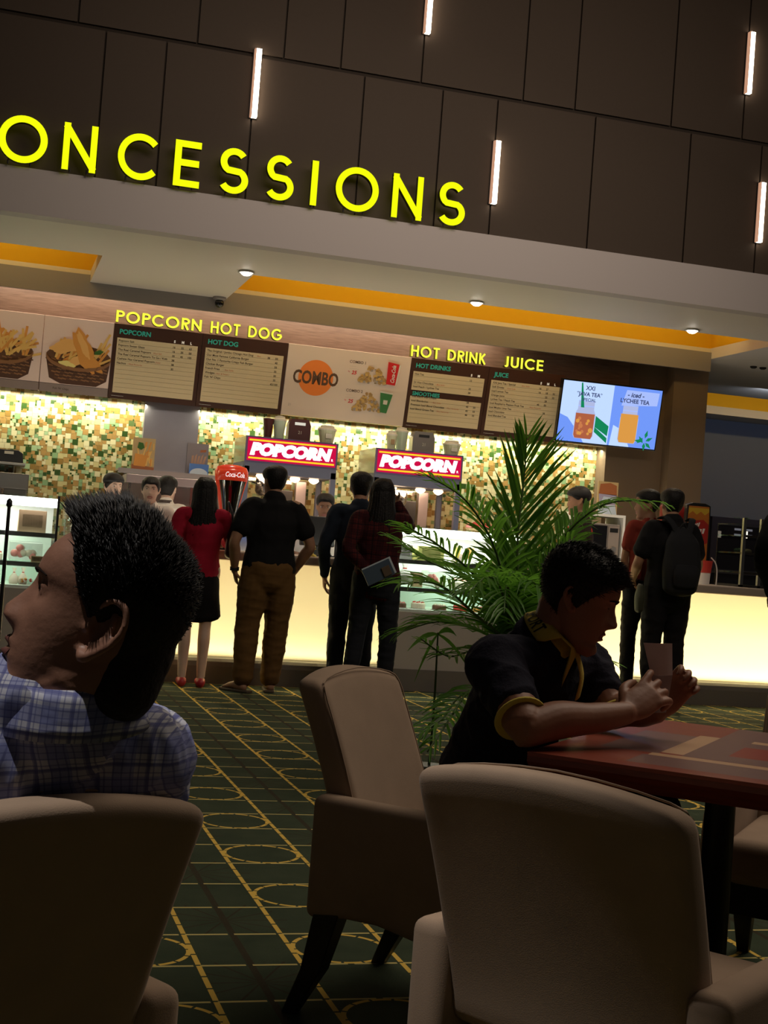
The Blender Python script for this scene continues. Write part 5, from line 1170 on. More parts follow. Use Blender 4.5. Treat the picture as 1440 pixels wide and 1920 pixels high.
t = thing('shoulder_bag', 'black shoulder bag hanging at the right side of the crimson top', 'bag', (1.765, 9.93, .98)); m_ = MB(); m_.tube([(0, 0, 0), (0, 0, .12), (.0, 0, .20)], [(.075, .04), (.072, .035), (.05, .02)], side=(0, 1, 0), n=16); m_.build('bag_body', BLK, t, world=False, smooth_=True); MB().tube([(0, -.05, .19), (-.02, -.04, .32), (-.04, .0, .38), (-.02, .04, .32), (0, .05, .19)], [.007]*5, n=8).build('strap', BLK, t, world=False, smooth_=True)

# --- man in black T-shirt
t, J, k, M = person('person in a black T-shirt and brown trousers, hands in pockets, in sandals', 2.03, 9.78, R(4), 1.675, J=dict(elL=V((-.285, -.05, 1.10)), wrL=V((-.245, .05, .88)), elR=V((.285, -.06, 1.10)), wrR=V((.215, .06, .90)), anL=V((-.14, -.02, .085)), anR=V((.085, .05, .085)), knL=V((-.125, .02, .49)), knR=V((.10, .03, .49)), toeL=V((-.24, .09, .02)), toeR=V((.12, .20, .02))), yaw=14, pitch=-4, wf=1.10, hl=dict(d=V((.3, .2, -1)), n=V((1, 0, 0)), t=1), hr=dict(d=V((-.3, .2, -1)), n=V((-1, 0, 0)), t=-1), eyes=False)
part(shirt(J, k, 1.12, 1.10, sleeve=.62, bot=-.10, sl_r=1.5), 't_shirt', BLACKT, t)
part(trousers(J, k, 1.16, 1.12, .95, 1.05), 'trousers', CHINO, t)
for q, rz in (('L', 42), ('R', -12)):
    an = J['an'+q]; Mx = Matrix.Translation((an.x, an.y, 0)) @ Matrix.Rotation(R(rz), 4, 'Z')
    s = MB().prism([(-.04, -.07), (.035, -.07), (.045, .05), (.05, .13), (.02, .185), (-.03, .18), (-.048, .12)], (0, 0, .002), (1, 0, 0), (0, 1, 0), (0, 0, .018)); s.v = [tuple(Mx @ V(v)) for v in s.v]; s.build('sandal', mat('sandal_brown', (.10, .07, .045), .7), t, bevel=.004)
MB().lathe([(.033*k, -.014), (.034*k, .014)], J['elL'].lerp(J['wrL'], .94), n=16).build('wristwatch', BLK, t)

# --- man in dark blue
t, J, k, M = person('person in a dark blue shirt standing half hidden behind the woman in plaid', 2.70, 9.86, R(-10), 1.69, J=dict(elL=V((-.245, -.02, 1.10)), wrL=V((-.22, .08, .87))), yaw=-14, eyes=False, pitch=-4)
part(shirt(J, k, 1.06, 1.0, long_=True, bot=-.10), 'shirt', NAVYD, t); part(trousers(J, k, 1.0, 1.0), 'trousers', DENIM, t)
for q in 'LR': shoe(J, q, k, BLK, t)
# --- woman in dark red plaid
def plaid_mat(name, base, l1, l2, sc, rot=0.0, strength=1.0):
    mt = bpy.data.materials.new(name); n, l = nodes(mt); b = n['Principled BSDF']; b.inputs['Roughness'].default_value = .9; b.inputs['Specular IOR Level'].default_value = .15
    tc = n.new('ShaderNodeTexCoord'); mp = n.new('ShaderNodeMapping'); mp.inputs['Rotation'].default_value = (0, 0, rot); mp.inputs['Scale'].default_value = (sc, sc, sc); l.new(tc.outputs['Object'], mp.inputs[0])
    ns = n.new('ShaderNodeTexNoise'); ns.inputs['Scale'].default_value = 5; l.new(tc.outputs['Object'], ns.inputs['Vector'])
    ad = n.new('ShaderNodeVectorMath'); ad.operation = 'MULTIPLY_ADD'; ad.inputs[1].default_value = (.5, .5, .5); l.new(ns.outputs['Color'], ad.inputs[0]); l.new(mp.outputs[0], ad.inputs[2])
    sp = n.new('ShaderNodeSeparateXYZ'); l.new(ad.outputs[0], sp.inputs[0])
    def M(op, a, b_=None):
        x = n.new('ShaderNodeMath'); x.operation = op
        for i, q in enumerate((a, b_)):
            if q is None: continue
            if isinstance(q, (int, float)): x.inputs[i].default_value = q
            else: l.new(q, x.inputs[i])
        return x.outputs[0]
    def stripe(ax, mul_, wd, off=0.0): return M('LESS_THAN', M('FRACT', M('ADD', M('MULTIPLY', sp.outputs[ax], mul_), off)), wd)
    def mix(f, a, c):
        x = n.new('ShaderNodeMix'); x.data_type = 'RGBA'; l.new(f, x.inputs[0])
        for i, q in ((6, a), (7, c)):
            if isinstance(q, tuple): x.inputs[i].default_value = (*q, 1)
            else: l.new(q, x.inputs[i])
        return x.outputs[2]
    c = base
    wide = lambda ax: M('MULTIPLY', stripe(ax, 1.0, .42), .62*strength)
    c = mix(wide(0), c, l1) if True else c
    c = mix(wide(2), c, l1)
    for ax in (0, 2): c = mix(M('MULTIPLY', stripe(ax, 6.0, .20), .55*strength), c, l2); c = mix(M('MULTIPLY', stripe(ax, 1.0, .07, .3), .8*strength), c, l2)
    l.new(c, b.inputs['Base Color'])
    bp = n.new('ShaderNodeBump'); bp.inputs['Strength'].default_value = .5; bp.inputs['Distance'].default_value = .012
    n2 = n.new('ShaderNodeTexNoise'); n2.inputs['Scale'].default_value = 9; n2.inputs['Detail'].default_value = 3; n2.inputs['Distortion'].default_value = .8; l.new(tc.outputs['Object'], n2.inputs['Vector']); l.new(n2.outputs['Fac'], bp.inputs['Height']); l.new(bp.outputs['Normal'], b.inputs['Normal'])
    return mt
t, J, k, M = person('person in a dark red plaid shirt and jeans holding papers behind the back', 2.765, 9.50, R(-8), 1.64, J=dict(elL=V((-.235, -.10, 1.12)), wrL=V((-.08, -.15, .955)), elR=V((.24, .15, 1.32)), wrR=V((.13, .12, 1.50)), anL=V((-.16, -.04, .085)), anR=V((.12, .02, .085)), knL=V((-.12, .0, .49)), knR=V((.12, .02, .49))), hair='long', hl=dict(d=V((1, -.1, -.15)), n=V((0, -1, 0)), t=-1, c=(45, 45, 45, 45)), hr=dict(d=V((-.6, -.2, .6)), n=V((-.5, -.8, 0)), t=1), eyes=False, wf=.95, yaw=-8)
part(shirt(J, k, 1.10, 1.0, long_=True, bot=-.10), 'plaid_shirt', plaid_mat('plaid_darkred', (.075, .012, .012), (.03, .006, .008), (.012, .006, .008), 9), t)
part(trousers(J, k, 1.02, .96, 1.0, 1.04), 'jeans', DENIM, t)
long_hair(M, .28, .112, 8, t, 80)
for q in 'LR': shoe(J, q, k, BLK, t)
t = thing('paper_folder', 'bluish folder of papers held behind the back of the woman in plaid', 'folder', (2.72, 9.285, .93), R(-6))
Mx = Matrix.Rotation(R(-28), 4, 'Y'); MB().box(-.11, -.018, -.05, .10, -.006, .07, 0, Mx).build('cover', mat('folder_blue', (.06, .09, .13), .35), t, world=False, bevel=.002); MB().box(-.105, -.006, -.045, .115, 0, .078, 0, Mx).build('papers', mat('paper_sky', (.50, .58, .62), .6), t, world=False); MB().box(.02, -.030, -.04, .08, -.018, .03, 0, Mx).build('wallet', mat('wallet_brown', (.09, .06, .035), .6), t, world=False, bevel=.003)

# --- man with backpack, and the man beside him
t, J, k, M = person('person in a black T-shirt wearing a dark backpack at the right counter', 5.215, 9.73, R(2), 1.775, J=dict(elL=V((-.25, .02, 1.10)), wrL=V((-.20, .17, .98)), elR=V((.25, .0, 1.10)), wrR=V((.2, .16, .98))), eyes=False, yaw=-6, pitch=-3, hl=dict(d=V((.3, .8, -.2)), n=V((1, 0, 0)), t=1), hr=dict(d=V((-.3, .8, -.2)), n=V((-1, 0, 0)), t=-1))
part(shirt(J, k, 1.11, 1.04, sleeve=.66, bot=-.10, sl_r=1.5), 't_shirt', BLACKT, t); part(trousers(J, k, 1.04, 1.05), 'trousers', SKIRT, t)
for q in 'LR': shoe(J, q, k, BLK, t)
PACK = cloth('backpack_grey', (.020, .021, .024))
bp = thing('backpack', 'dark grey backpack on the back of the person in black at the right', 'backpack', (5.225, 9.55, .97), R(2))
MB().tube([(0, 0, 0), (0, -.01, .16), (0, .0, .32), (0, .03, .44)], [(.15, .075), (.165, .085), (.15, .075), (.09, .04)], side=(1, 0, 0), n=22).build('pack_body', PACK, bp, world=False, smooth_=True, remesh=.012, smooth_it=3)
MB().tube([(0, -.075, .02), (0, -.088, .10), (0, -.08, .17)], [(.10, .025), (.115, .03), (.10, .02)], side=(1, 0, 0), n=18).build('front_pocket', PACK, bp, world=False, smooth_=True)
for s in (-1, 1): MB().tube([(s*.05, .0, .42), (s*.085, .035, .50), (s*.12, .085, .545), (s*.125, .16, .53)], [(.028, .007)]*4, side=(1, 0, 0), n=10).build('strap', PACK, bp, world=False, smooth_=True)
MB().tube([(-.03, .01, .46), (0, .0, .50), (.03, .01, .46)], [.007]*3, n=8).build('grab_loop', PACK, bp, world=False, smooth_=True)
t, J, k, M = person('person seen in profile just left of the backpack wearer, mostly hidden', 5.20, 10.09, R(0), 1.775, J=dict(elL=V((-.16, .05, 1.12)), wrL=V((-.12, .05, .92)), elR=V((.18, .02, 1.10)), wrR=V((.14, .05, .92)), shL=V((-.14, -.01, 1.37)), shR=V((.15, -.01, 1.37))), yaw=68, pitch=-6, hl=None, hr=None, wf=.8)
part(shirt(J, k, 1.05, .86, sleeve=.6, sl_r=1.3), 'shirt', cloth('shirt_rust', (.20, .03, .02)), t); part(trousers(J, k, .9, .95), 'trousers', SKIRT, t)
for q in 'LR': shoe(J, q, k, BLK, t)
t = thing('waist_pouch', 'dark olive pouch at the left hip of the backpack wearer', 'bag', (4.965, 9.70, .87)); MB().tube([(0, 0, -.09), (0, 0, 0), (0, 0, .09)], [(.045, .03), (.055, .035), (.04, .02)], side=(0, 1, 0), n=14).build('pouch_body', mat('pouch_olive', (.03, .032, .015), .8), t, world=False, smooth_=True); MB().box(-.01, -.02, .085, .01, .02, .11).build('clip', CHR, t, world=False)
t, J, k, M = person('person in black, only a bent elbow in view at the right edge', 3.094, 4.50, R(10), 1.80, J=dict(elL=V((-.345, -.05, 1.14)), wrL=V((-.20, .06, 1.0))), eyes=False, hl=dict(d=V((.8, .1, -.2)), n=V((0, 0, -1)), t=1))
part(shirt(J, k, 1.08, 1.02, long_=True), 'shirt', BLACKT, t); part(trousers(J, k), 'trousers', SKIRT, t)
for q in 'LR': shoe(J, q, k, BLK, t)

# --- staff behind the counter
CAP = mat('cap_black', (.012, .011, .012), .7)
def staff(label, x, y, H, rz, yaw, pitch, cap, shirt_m, hair='bun', J=None, sk=SKINL, roll=0):
    t, J, k, M = person(label, x, y, rz, H, J=dict(J or {}), yaw=yaw, pitch=pitch, hair=hair, skin_=sk, roll=roll, wf=.93, p=dict(nose=.72, lips=.7))
    part(shirt(J, k, 1.07, .97, sleeve=.8), 'shirt', shirt_m, t); part(trousers(J, k, .95), 'trousers', SKIRT, t)
    for q in 'LR': shoe(J, q, k, BLK, t)
    if cap:
        m_ = MB(); hair_cap(m_, M, lambda a: float(np.interp(a, [0, 1, 2, 3.15], [.185, .165, .135, .12])), lambda a, z: .022)
        m_.tube([M @ V((0, .08, .183)), M @ V((0, .12, .178)), M @ V((0, .15, .168))], [(.07, .008), (.066, .007), (.045, .005)], side=(M.to_3x3() @ V((1, 0, 0))).normalized(), n=16) if cap == 'peak' else None
        part(m_, 'cap', CAP, t, .007)
    return t, J, k, M
t, J, k, M = staff('leftmost staff person with a black cap above the dark register', 1.045, 11.76, 1.595, R(180), 22, -8, 'soft', WHITESH)
t, J, k, M = staff('staff person in white with a black fringe facing us beside the crimson top', 1.312, 11.30, 1.58, R(180), -8, -6, None, WHITESH)
t, J, k, M = staff('staff person in white turned away, dark hair over a striped collar', 1.54, 12.02, 1.62, R(-25), 0, 0, None, WHITESH, 'short')
MB().lathe([(.064, -.012), (.061, .014)], J['neck']+V((0, -.004, .0)), n=20).build('striped_collar', mat('collar_dark', (.05, .035, .03), .8), t)
t, J, k, M = staff('staff person in white with short hair behind the black register, looking down', 2.81, 11.40, 1.56, R(180), -14, -14, None, WHITESH, 'short', sk=SKIN)
t, J, k, M = staff('tall staff person in a black cap and dark top beyond the palm fronds', 5.17, 11.35, 1.82, R(60), 10, -8, 'soft', cloth('staff_dark', (.03, .02, .018)), 'short', sk=SKIN)
m_ = MB(); m_.tube([J['waist'], J['chest'].lerp(J['waist'], .5), J['chest']+V((0, 0, .04))], [(.15, .125), (.16, .13), (.12, .12)], side=(1, 0, 0), n=20); part(m_, 'apron', cloth('apron_red', (.42, .03, .02)), t)
# ------------------------------------------------------------ the two seated people in front
# --- man in the plaid shirt
f_, r_ = V((-.45, .89, 0)).normalized(), V((.89, .45, 0)).normalized()
man = thing('person', 'large person in a blue plaid shirt with spiky black hair, head turned left', 'person', (-.03, 1.99, 0))
hc = V((.150, 1.670, 1.000)); hy = math.atan2(.19, -.98)-math.pi/2
Mm = Matrix.Translation(hc) @ Matrix.Rotation(hy, 4, 'Z') @ Matrix.Rotation(R(16), 4, 'X') @ Matrix.Diagonal((1.03, .97, 1.05, 1)) @ Matrix.Translation(V((0, .006, -.117)))
mp_ = dict(nose=1.05, nosew=1.38, lips=1.3)
N = V((.105, 1.715, .868)); shR, shL = V((.222, 1.782, .836)), V((-.060, 1.642, .836)); elR, elL = V((.205, 2.03, .67)), V((-.22, 1.79, .62)); wrR, wrL = V((.12, 2.20, .60)), V((-.32, 2.05, .60))
pel, wai, che = V((-.06, 2.03, .47)), V((-.04, 1.985, .57)), V((.02, 1.865, .72))
mb = MB()
mb.tube([pel+V((0, 0, -.04)), pel, wai, che, che.lerp(N, .55), che.lerp(N, .9)+V((0, .01, 0))], [(.15, .10), (.15, .105), (.135, .095), (.13, .09), (.10, .06), (.06, .05)], side=r_, n=24)
nk = Mm @ V((0, .004, .045))
mb.tube([N+V((0, .02, .0)), N.lerp(nk, .5)+V((0, .005, 0)), nk, Mm @ V((0, -.020, .09))], [.060, .062, .066, .066], n=24)
head_mesh(mb, Mm, 120, mp_)
for s in (-1, 1): ear(mb, Mm, s, 1.25)
lids(mb, Mm, .75)
for sh, el, wr, t_ in ((shR, elR, wrR, -1), (shL, elL, wrL, 1)):
    mb.tube([N.lerp(sh, .5)+V((0, 0, -.04)), sh, sh.lerp(el, .5), el, el.lerp(wr, .35), wr], [.055, .055, .048, .04, .04, .027], n=16)
    hand(mb, wr, (wr-el), V((0, 0, -1)), t_)
for s in (-1, 1):
    hp = pel+r_*s*.09; kn = hp+f_*.42+V((0, 0, .02)); an = kn+V((0, 0, -.40))-f_*.03
    mb.tube([hp, hp.lerp(kn, .5), kn, kn.lerp(an, .35), an], [.085, .075, .055, .055, .035], n=16); mb.tube([an+V((0, 0, -.04)), an+f_*.08+V((0, 0, -.055)), an+f_*.17+V((0, 0, -.06))], [(.032, .03), (.038, .028), (.036, .016)], side=r_, n=12)
SKINM = mat('skin_man', (.29, .145, .095), .48, noise=.16, nscale=22, bump=.14, bscale=55, spec=.4)
mb.build('body', SKINM, man, remesh=.0036, smooth_it=2)
eyes_brows(Mm, man); lips_mesh(Mm, man, mp_)
for ch_ in man.children:
    if ch_.name.startswith('lips'): ch_.data.materials[0] = mat('lips_dark', (.15, .058, .048), .45)
# hair: a close cap and many short spikes
BK = Mm.to_3x3() @ V((0, -1, 0)); BK.z = 0; BK.normalize(); RT = (Mm.to_3x3() @ V((1, 0, 0))).normalized()
lowm = lambda a: float(np.interp(a, [0, .5, .8, 1.05, 1.25, 1.45, 1.62, 1.8, 2.05, 2.4, 2.75, 3.15], [.206, .204, .196, .172, .140, .118, .136, .142, .085, .035, .012, .005]))
def thm(a, z): return .003+.011*max(0, min(1, (z-.05)/.15))*(1-.35*max(0, -math.cos(a)))
mb = MB(); hair_cap(mb, Mm, lowm, thm, n=96, rows=30)
mb.tube([Mm @ V((0, -.045, .11)), Mm @ V((0, -.048, .06)), nk.lerp(N, .22)+BK*.046, nk.lerp(N, .55)+BK*.034], [(.066, .056), (.066, .050), (.061, .036), (.046, .024)], side=RT, n=24)
hair = mb.build('hair', HAIR, man, remesh=.005, smooth_it=2)
rg = random.Random(11); sp = MB(); R3 = Mm.to_3x3().normalized()
for i in range(9000):
    a = rg.uniform(0, 2*math.pi); aa = a if a <= math.pi else 2*math.pi-a; lo = lowm(aa); u = rg.random(); z = lo+.004+(.2335-lo-.004)*math.sin(u*math.pi/2)
    q = head_ring(min(z, .2335), 96, 0, False)[int(a/(2*math.pi)*96) % 96]; top = max(0, min(1, (z-.10)/.11))
    if 1.35 < aa < 2.6 and z < .160: continue
    nrm = V((q[0]/.075, (q[1]+.005)/.095, (z-.13)/.10)); nrm.normalize()
    base = V(q)+nrm*(thm(aa, z)-.003); bk = max(0, math.cos(math.pi-a)) if False else max(0, -math.cos(a))
    d = (nrm*(.8+.3*bk)+V((rg.gauss(0, .22), .25*top+rg.gauss(0, .20)-.25*bk, .55*top-.35*(1-top)+rg.gauss(0, .18)))).normalized()
    L = (.0035+.021*top*(1-.68*bk))*rg.uniform(.5, 1.2)
    if aa < .8: L *= 1.25; d = (d+V((0, .35, 0))).normalized()
    w = .0010*rg.uniform(.7, 1.3); t1 = d.orthogonal().normalized(); t2 = d.cross(t1)
    mid = base+d*L*.55; tip = base+d*L+V((0, .10*top-.1*bk, -.10))*L*.5
    P3 = [Mm @ (base+t1*w), Mm @ (base-t1*w*.5+t2*w*.87), Mm @ (base-t1*w*.5-t2*w*.87), Mm @ (mid+t1*w*.7), Mm @ (mid-t1*w*.35+t2*w*.6), Mm @ (mid-t1*w*.35-t2*w*.6), Mm @ tip]
    sp.add(P3, [(0, 1, 4, 3), (1, 2, 5, 4), (2, 0, 3, 5), (3, 4, 6), (4, 5, 6), (5, 3, 6)])
o = sp.build('hair_spikes', mat('hair_strand', (.005, .0045, .0045), .45, spec=.3), hair, smooth_=True); o['kind'] = 'stuff'
PLB = plaid_mat('plaid_blue', (.50, .51, .58), (.17, .20, .44), (.09, .10, .26), 21, R(27))
mb = MB()
mb.tube([pel+V((0, 0, -.06)), pel, wai, che, che.lerp(N, .55), N+V((0, -.005, .03))], [(.165, .12), (.172, .128), (.168, .128), (.175, .130), (.160, .116), (.098, .092)], side=r_, n=28)
for sh, el in ((shR, elR), (shL, elL)): mb.tube([N.lerp(sh, .45)+V((0, 0, -.040)), sh+V((0, 0, -.008)), sh.lerp(el, .5), sh.lerp(el, .85)], [.068, .072, .070, .072], n=20)
o = mb.build('plaid_shirt', PLB, man, remesh=.006, smooth_it=4); displace(o, .0028, .22, 3)
def collar(parent, base, up_, front, r0, r1, h0, h1, m_, gap, name='collar', wave=0.0, th=.003, pts=.028, n=44, sx=1.0):
    """folded shirt collar: a stand and an outer fall, open at the front; returns the surface function of the fall"""
    up_ = V(up_).normalized(); fr = V(front); fr = (fr-up_*fr.dot(up_)).normalized(); lt = up_.cross(fr)   # lt: wearer's left
    def S(phi, t, off=0.0):      # phi: 0 front .. pi back, signed (+ left); t 0 top edge .. 1 lower edge of the fall
        c = math.cos(phi); e = max(0, (c-.3)/.7); ap = abs((phi+math.pi) % (2*math.pi)-math.pi); t = t*(1-wave*min(1, max(0, (.62-abs(ap-.95))/.3)))
        r = r0+(r1-r0)*t+off+.012*t*e; z = h1-(h1-h0)*t*(1-0)-pts*t*e**2
        return base+up_*z+fr*(r*c*1.04+.008*e*t)+lt*(r*math.sin(phi)*sx)
    mb = MB(); vs = []; fs = []; A = [gap+(2*math.pi-2*gap)*i/(n-1) for i in range(n)]; T = [0, .25, .5, .75, 1.0]
    for off in (0, -th*1.6):
        for t in T:
            for a in A: vs.append(S(a, t, off))
    for a in A: vs.append(S(a, 0, -.006)-up_*(h1-h0)*.9)
    k = len(T)
    for q in range(k-1):
        for i in range(n-1): a = q*n+i; fs.append((a, a+1, a+n+1, a+n)); b = (k+q)*n+i; fs.append((b, b+n, b+n+1, b+1))
    for i in range(n-1): fs.append(((k-1)*n+i, (k-1)*n+i+1, (2*k-1)*n+i+1, (2*k-1)*n+i)); fs.append((i, 2*k*n+i, 2*k*n+i+1, i+1)); 
    mb.add(vs, fs); o = mb.build(name, m_, parent, smooth_=True); return S, o
collar(man, V((.118, 1.695, .893)), V((-.04, -.12, 1)), V((-.75, .60, .2)), .080, .097, -.012, .046, PLB, .25, pts=.03)
m_ = MB(); yk = [che.lerp(N, .30)+r_*s+V((0, 0, .02*(1-abs(s)/.16)))-f_*(.128-.25*s*s) for s in (-.15, -.10, -.05, 0, .05, .10, .15)]
m_.tube(yk, [.0016]*7, n=6, sub=3); m_.build('yoke_seam', mat('seam_blue', (.08, .10, .22), .9), man, smooth_=True)
m_ = MB(); m_.tube([pel-f_*.03, pel+f_*.08], [(.17, .11), (.17, .10)], side=r_, n=18)
for s in (-1, 1):
    hp = pel+r_*s*.09; kn = hp+f_*.42+V((0, 0, .02)); an = kn+V((0, 0, -.40))-f_*.03; m_.tube([hp, hp.lerp(kn, .5), kn, kn.lerp(an, .5), kn.lerp(an, .92)], [.10, .09, .075, .07, .065], n=16)
m_.build('trousers', DENIM, man, remesh=.011, smooth_it=2)
for s in (-1, 1):
    an = pel+r_*s*.09+f_*.39+V((0, 0, -.38)); MB().tube([an+V((0, 0, -.05))-f_*.03, an+f_*.08+V((0, 0, -.055)), an+f_*.18+V((0, 0, -.06))], [(.038, .036), (.044, .034), (.040, .022)], side=r_, n=14).build('shoe', BLK, man, smooth_=True)

# --- boy in the navy polo
f_, r_ = V((.743, -.669, 0)), V((-.669, -.743, 0))
boy = thing('person', 'boy in a navy polo with yellow collar leaning over the red table, looking down', 'person', (1.20, 3.16, 0))
hc = V((1.336, 2.928, 1.030)); hy = math.atan2(-.47, .883)-math.pi/2
Mb = Matrix.Translation(hc) @ Matrix.Rotation(hy, 4, 'Z') @ Matrix.Rotation(R(-21), 4, 'X') @ Matrix.Scale(.93, 4) @ Matrix.Translation(V((0, .006, -.117)))
bp_ = dict(nose=1.12, nosew=1.08, lips=.95, chin=.75)
N = V((1.288, 2.974, .945)); pel, wai, che = V((1.225, 3.130, .54)), V((1.248, 3.105, .66)), V((1.275, 3.04, .80))
shR, elR, wrR = V((1.122, 2.862, .880)), V((1.124, 2.668, .762)), V((1.388, 2.738, .795))
shL, elL, wrL = V((1.440, 3.085, .872)), V((1.475, 2.995, .762)), V((1.550, 2.900, .780))
mb = MB()
mb.tube([pel+V((0, 0, -.03)), pel, wai, che, che.lerp(N, .6), N], [(.145, .105), (.15, .11), (.13, .095), (.14, .10), (.115, .078), (.058, .056)], side=r_, n=24)
nk = Mb @ V((0, -.028, .045)); mb.tube([N+V((0, 0, -.04)), N.lerp(nk, .5), nk, Mb @ V((0, -.035, .085))], [.054, .051, .051, .050], n=22)
head_mesh(mb, Mb, 110, bp_)
for s in (-1, 1): ear(mb, Mb, s, 1.0)
lids(mb, Mb, 1.0)
for sh, el, wr in ((shR, elR, wrR), (shL, elL, wrL)):
    mb.tube([N.lerp(sh, .5)+V((0, 0, -.04)), sh, sh.lerp(el, .5), sh.lerp(el, .92)+V((0, 0, .004)), el, el.lerp(wr, .30)+V((0, 0, .008)), el.lerp(wr, .65), wr], [.052, .052, .0505, .0440, .039, .0415, .034, .0255], n=18)
hand(mb, wrR, V((.112, .040, .066)), V((.38, .84, -.36)), 1, ((6, 42, 26), (16, 62, 42), (20, 66, 42), (22, 58, 36)), 1.04, .24, thumb_dir=V((.75, .62, .34)))
hand(mb, wrL, V((.62, -.05, .75)), V((-.30, -.92, .1)), -1, ((30, 70, 48), (35, 72, 48), (40, 70, 45), (44, 62, 40)), .94, .16, thumb_dir=V((.3, -.2, .95)))
for s in (-1, 1):
    hp = pel+r_*s*.085; kn = hp+f_*.40+V((0, 0, .0)); an = kn+V((0, 0, -.42))-f_*.05
    mb.tube([hp, hp.lerp(kn, .5), kn, kn.lerp(an, .35), an], [.078, .068, .05, .05, .034], n=16); mb.tube([an+V((0, 0, -.04)), an+f_*.08+V((0, 0, -.055)), an+f_*.17+V((0, 0, -.06))], [(.032, .03), (.038, .028), (.036, .016)], side=r_, n=12)
SKB = mat('skin_boy', (.30, .135, .078), .5, noise=.10, nscale=16, bump=.06, bscale=80, spec=.38)
mb.build('body', SKB, boy, remesh=.0036, smooth_it=2)
lips_mesh(Mb, boy, bp_)
for s in (-1, 1):
    MB().tube([Mb @ V((s*(.031-.0155+.031*i/5), .0685+.0122*math.sin(math.pi*i/5)-.006*(i/5), .1385-.0055*math.sin(math.pi*i/5))) for i in range(6)], [.0008, .0013, .0015, .0015, .0013, .0008], n=6, sub=3).build('eyelashes', HAIR, boy, smooth_=True)
    MB().tube([Mb @ V((s*.013, .0885, .1505)), Mb @ V((s*.028, .0890, .1565)), Mb @ V((s*.047, .0740, .152))], [(.002, .0032), (.0022, .0042), (.0012, .0018)], n=8, sub=4).build('eyebrow', BROW, boy, smooth_=True)
lowb = lambda a: float(np.interp(a, [0, .4, .75, 1.0, 1.25, 1.45, 1.62, 1.8, 2.05, 2.4, 2.75, 3.15], [.186, .184, .178, .158, .125, .098, .112, .128, .075, .045, .035, .03]))
def thb(a, z): return .004+.018*max(0, min(1, (z-.07)/.12))
mb = MB(); hair_cap(mb, Mb, lowb, thb, n=96, rows=30); hair = mb.build('hair', HAIR, boy, remesh=.005, smooth_it=2)
sp = MB()
for i in range(3600):
    a = rg.uniform(0, 2*math.pi); aa = a if a <= math.pi else 2*math.pi-a; lo = lowb(aa); u = rg.random(); z = lo+.004+(.2335-lo-.004)*math.sin(u*math.pi/2)
    q = head_ring(min(z, .2335), 96, 0, False)[int(a/(2*math.pi)*96) % 96]; top = max(0, min(1, (z-.10)/.11))
    nrm = V((q[0]/.075, (q[1]+.005)/.095, (z-.13)/.10)); nrm.normalize(); base = V(q)+nrm*(thb(aa, z)-.003)
    d = (nrm*.55+V((rg.gauss(0, .2), .55*top+rg.gauss(0, .15), .2*top-.6*(1-top)+rg.gauss(0, .15)))).normalized()
    L = (.008+.013*top)*rg.uniform(.5, 1.2); w = .0012; t1 = d.orthogonal().normalized(); t2 = d.cross(t1); tip = base+d*L+V((0, .2*top, -.2))*L*.5; mid = base+d*L*.5
    sp.add([Mb @ (base+t1*w), Mb @ (base-t1*w*.5+t2*w*.87), Mb @ (base-t1*w*.5-t2*w*.87), Mb @ (mid+t1*w*.7), Mb @ (mid-t1*w*.35+t2*w*.6), Mb @ (mid-t1*w*.35-t2*w*.6), Mb @ tip], [(0, 1, 4, 3), (1, 2, 5, 4), (2, 0, 3, 5), (3, 4, 6), (4, 5, 6), (5, 3, 6)])
o = sp.build('hair_strands', MATS['hair_strand'], hair, smooth_=True); o['kind'] = 'stuff'
POLO = cloth('polo_navy', (.017, .017, .030), bump=.2, bscale=160); YEL = mat('polo_yellow', (.66, .52, .08), .85, bump=.2, bscale=200)
mb = MB()
mb.tube([pel+V((0, 0, -.09)), pel, wai, che, che.lerp(N, .55), che.lerp(N, .84)], [(.155, .120), (.158, .122), (.150, .115), (.158, .113), (.145, .098), (.085, .078)], side=r_, n=28)
hems = []
for sh, el in ((shR, elR), (shL, elL)):
    h_ = sh.lerp(el, .62); mb.tube([N.lerp(sh, .45)+V((0, 0, -.040)), sh+V((0, 0, -.004)), sh.lerp(el, .35), h_], [.064, .067, .060, .057], n=20); hems.append((h_, (el-sh).normalized()))
o = mb.build('polo_shirt', POLO, boy, remesh=.0055, smooth_it=4); displace(o, .0022, .20, 8)
for h_, d_ in hems:
    q = d_.to_track_quat('Z', 'Y').to_matrix().to_4x4(); q.translation = h_
    MB().lathe([(.0525, .050), (.0572, .050), (.0575, .053), (.0572, .056), (.0525, .056)], n=30, M=q).build('sleeve_trim', YEL, boy, smooth_=True)
S_, co = collar(boy, V((1.296, 2.966, .928)), V((.74, -.67, 1)), f_, .062, .084, .0, .046, YEL, .30, wave=.92, pts=.045)
vs, fs, x0_, x1_ = text_geo('SPORT', .02, 1.05); mbt = MB()
mbt.add([S_(math.pi+1.02-(x-x0_)*.165/.088*1.0*.36*1.0-.0+.0, .78-y*.72, .0012) if False else S_(math.pi+.35+(x-x0_)/(x1_-x0_)*1.0, .86-y*.85, .0014) for x, y in vs], fs); mbt.build('lettering', mat('print_black', (.01, .01, .01), .8), co)
m_ = MB(); pa = N+f_*.076+V((0, 0, -.035)); pb = che+f_*.128+V((0, 0, .0)); m_.tube([pa, pa.lerp(pb, .5)+f_*.012, pb], [(.016, .003)]*3, side=r_, n=8); m_.build('placket', YEL, boy, smooth_=True)
m_ = MB(); m_.tube([pel-f_*.03+V((0, 0, -.02)), pel+f_*.08+V((0, 0, -.03))], [(.165, .10), (.165, .09)], side=r_, n=18)
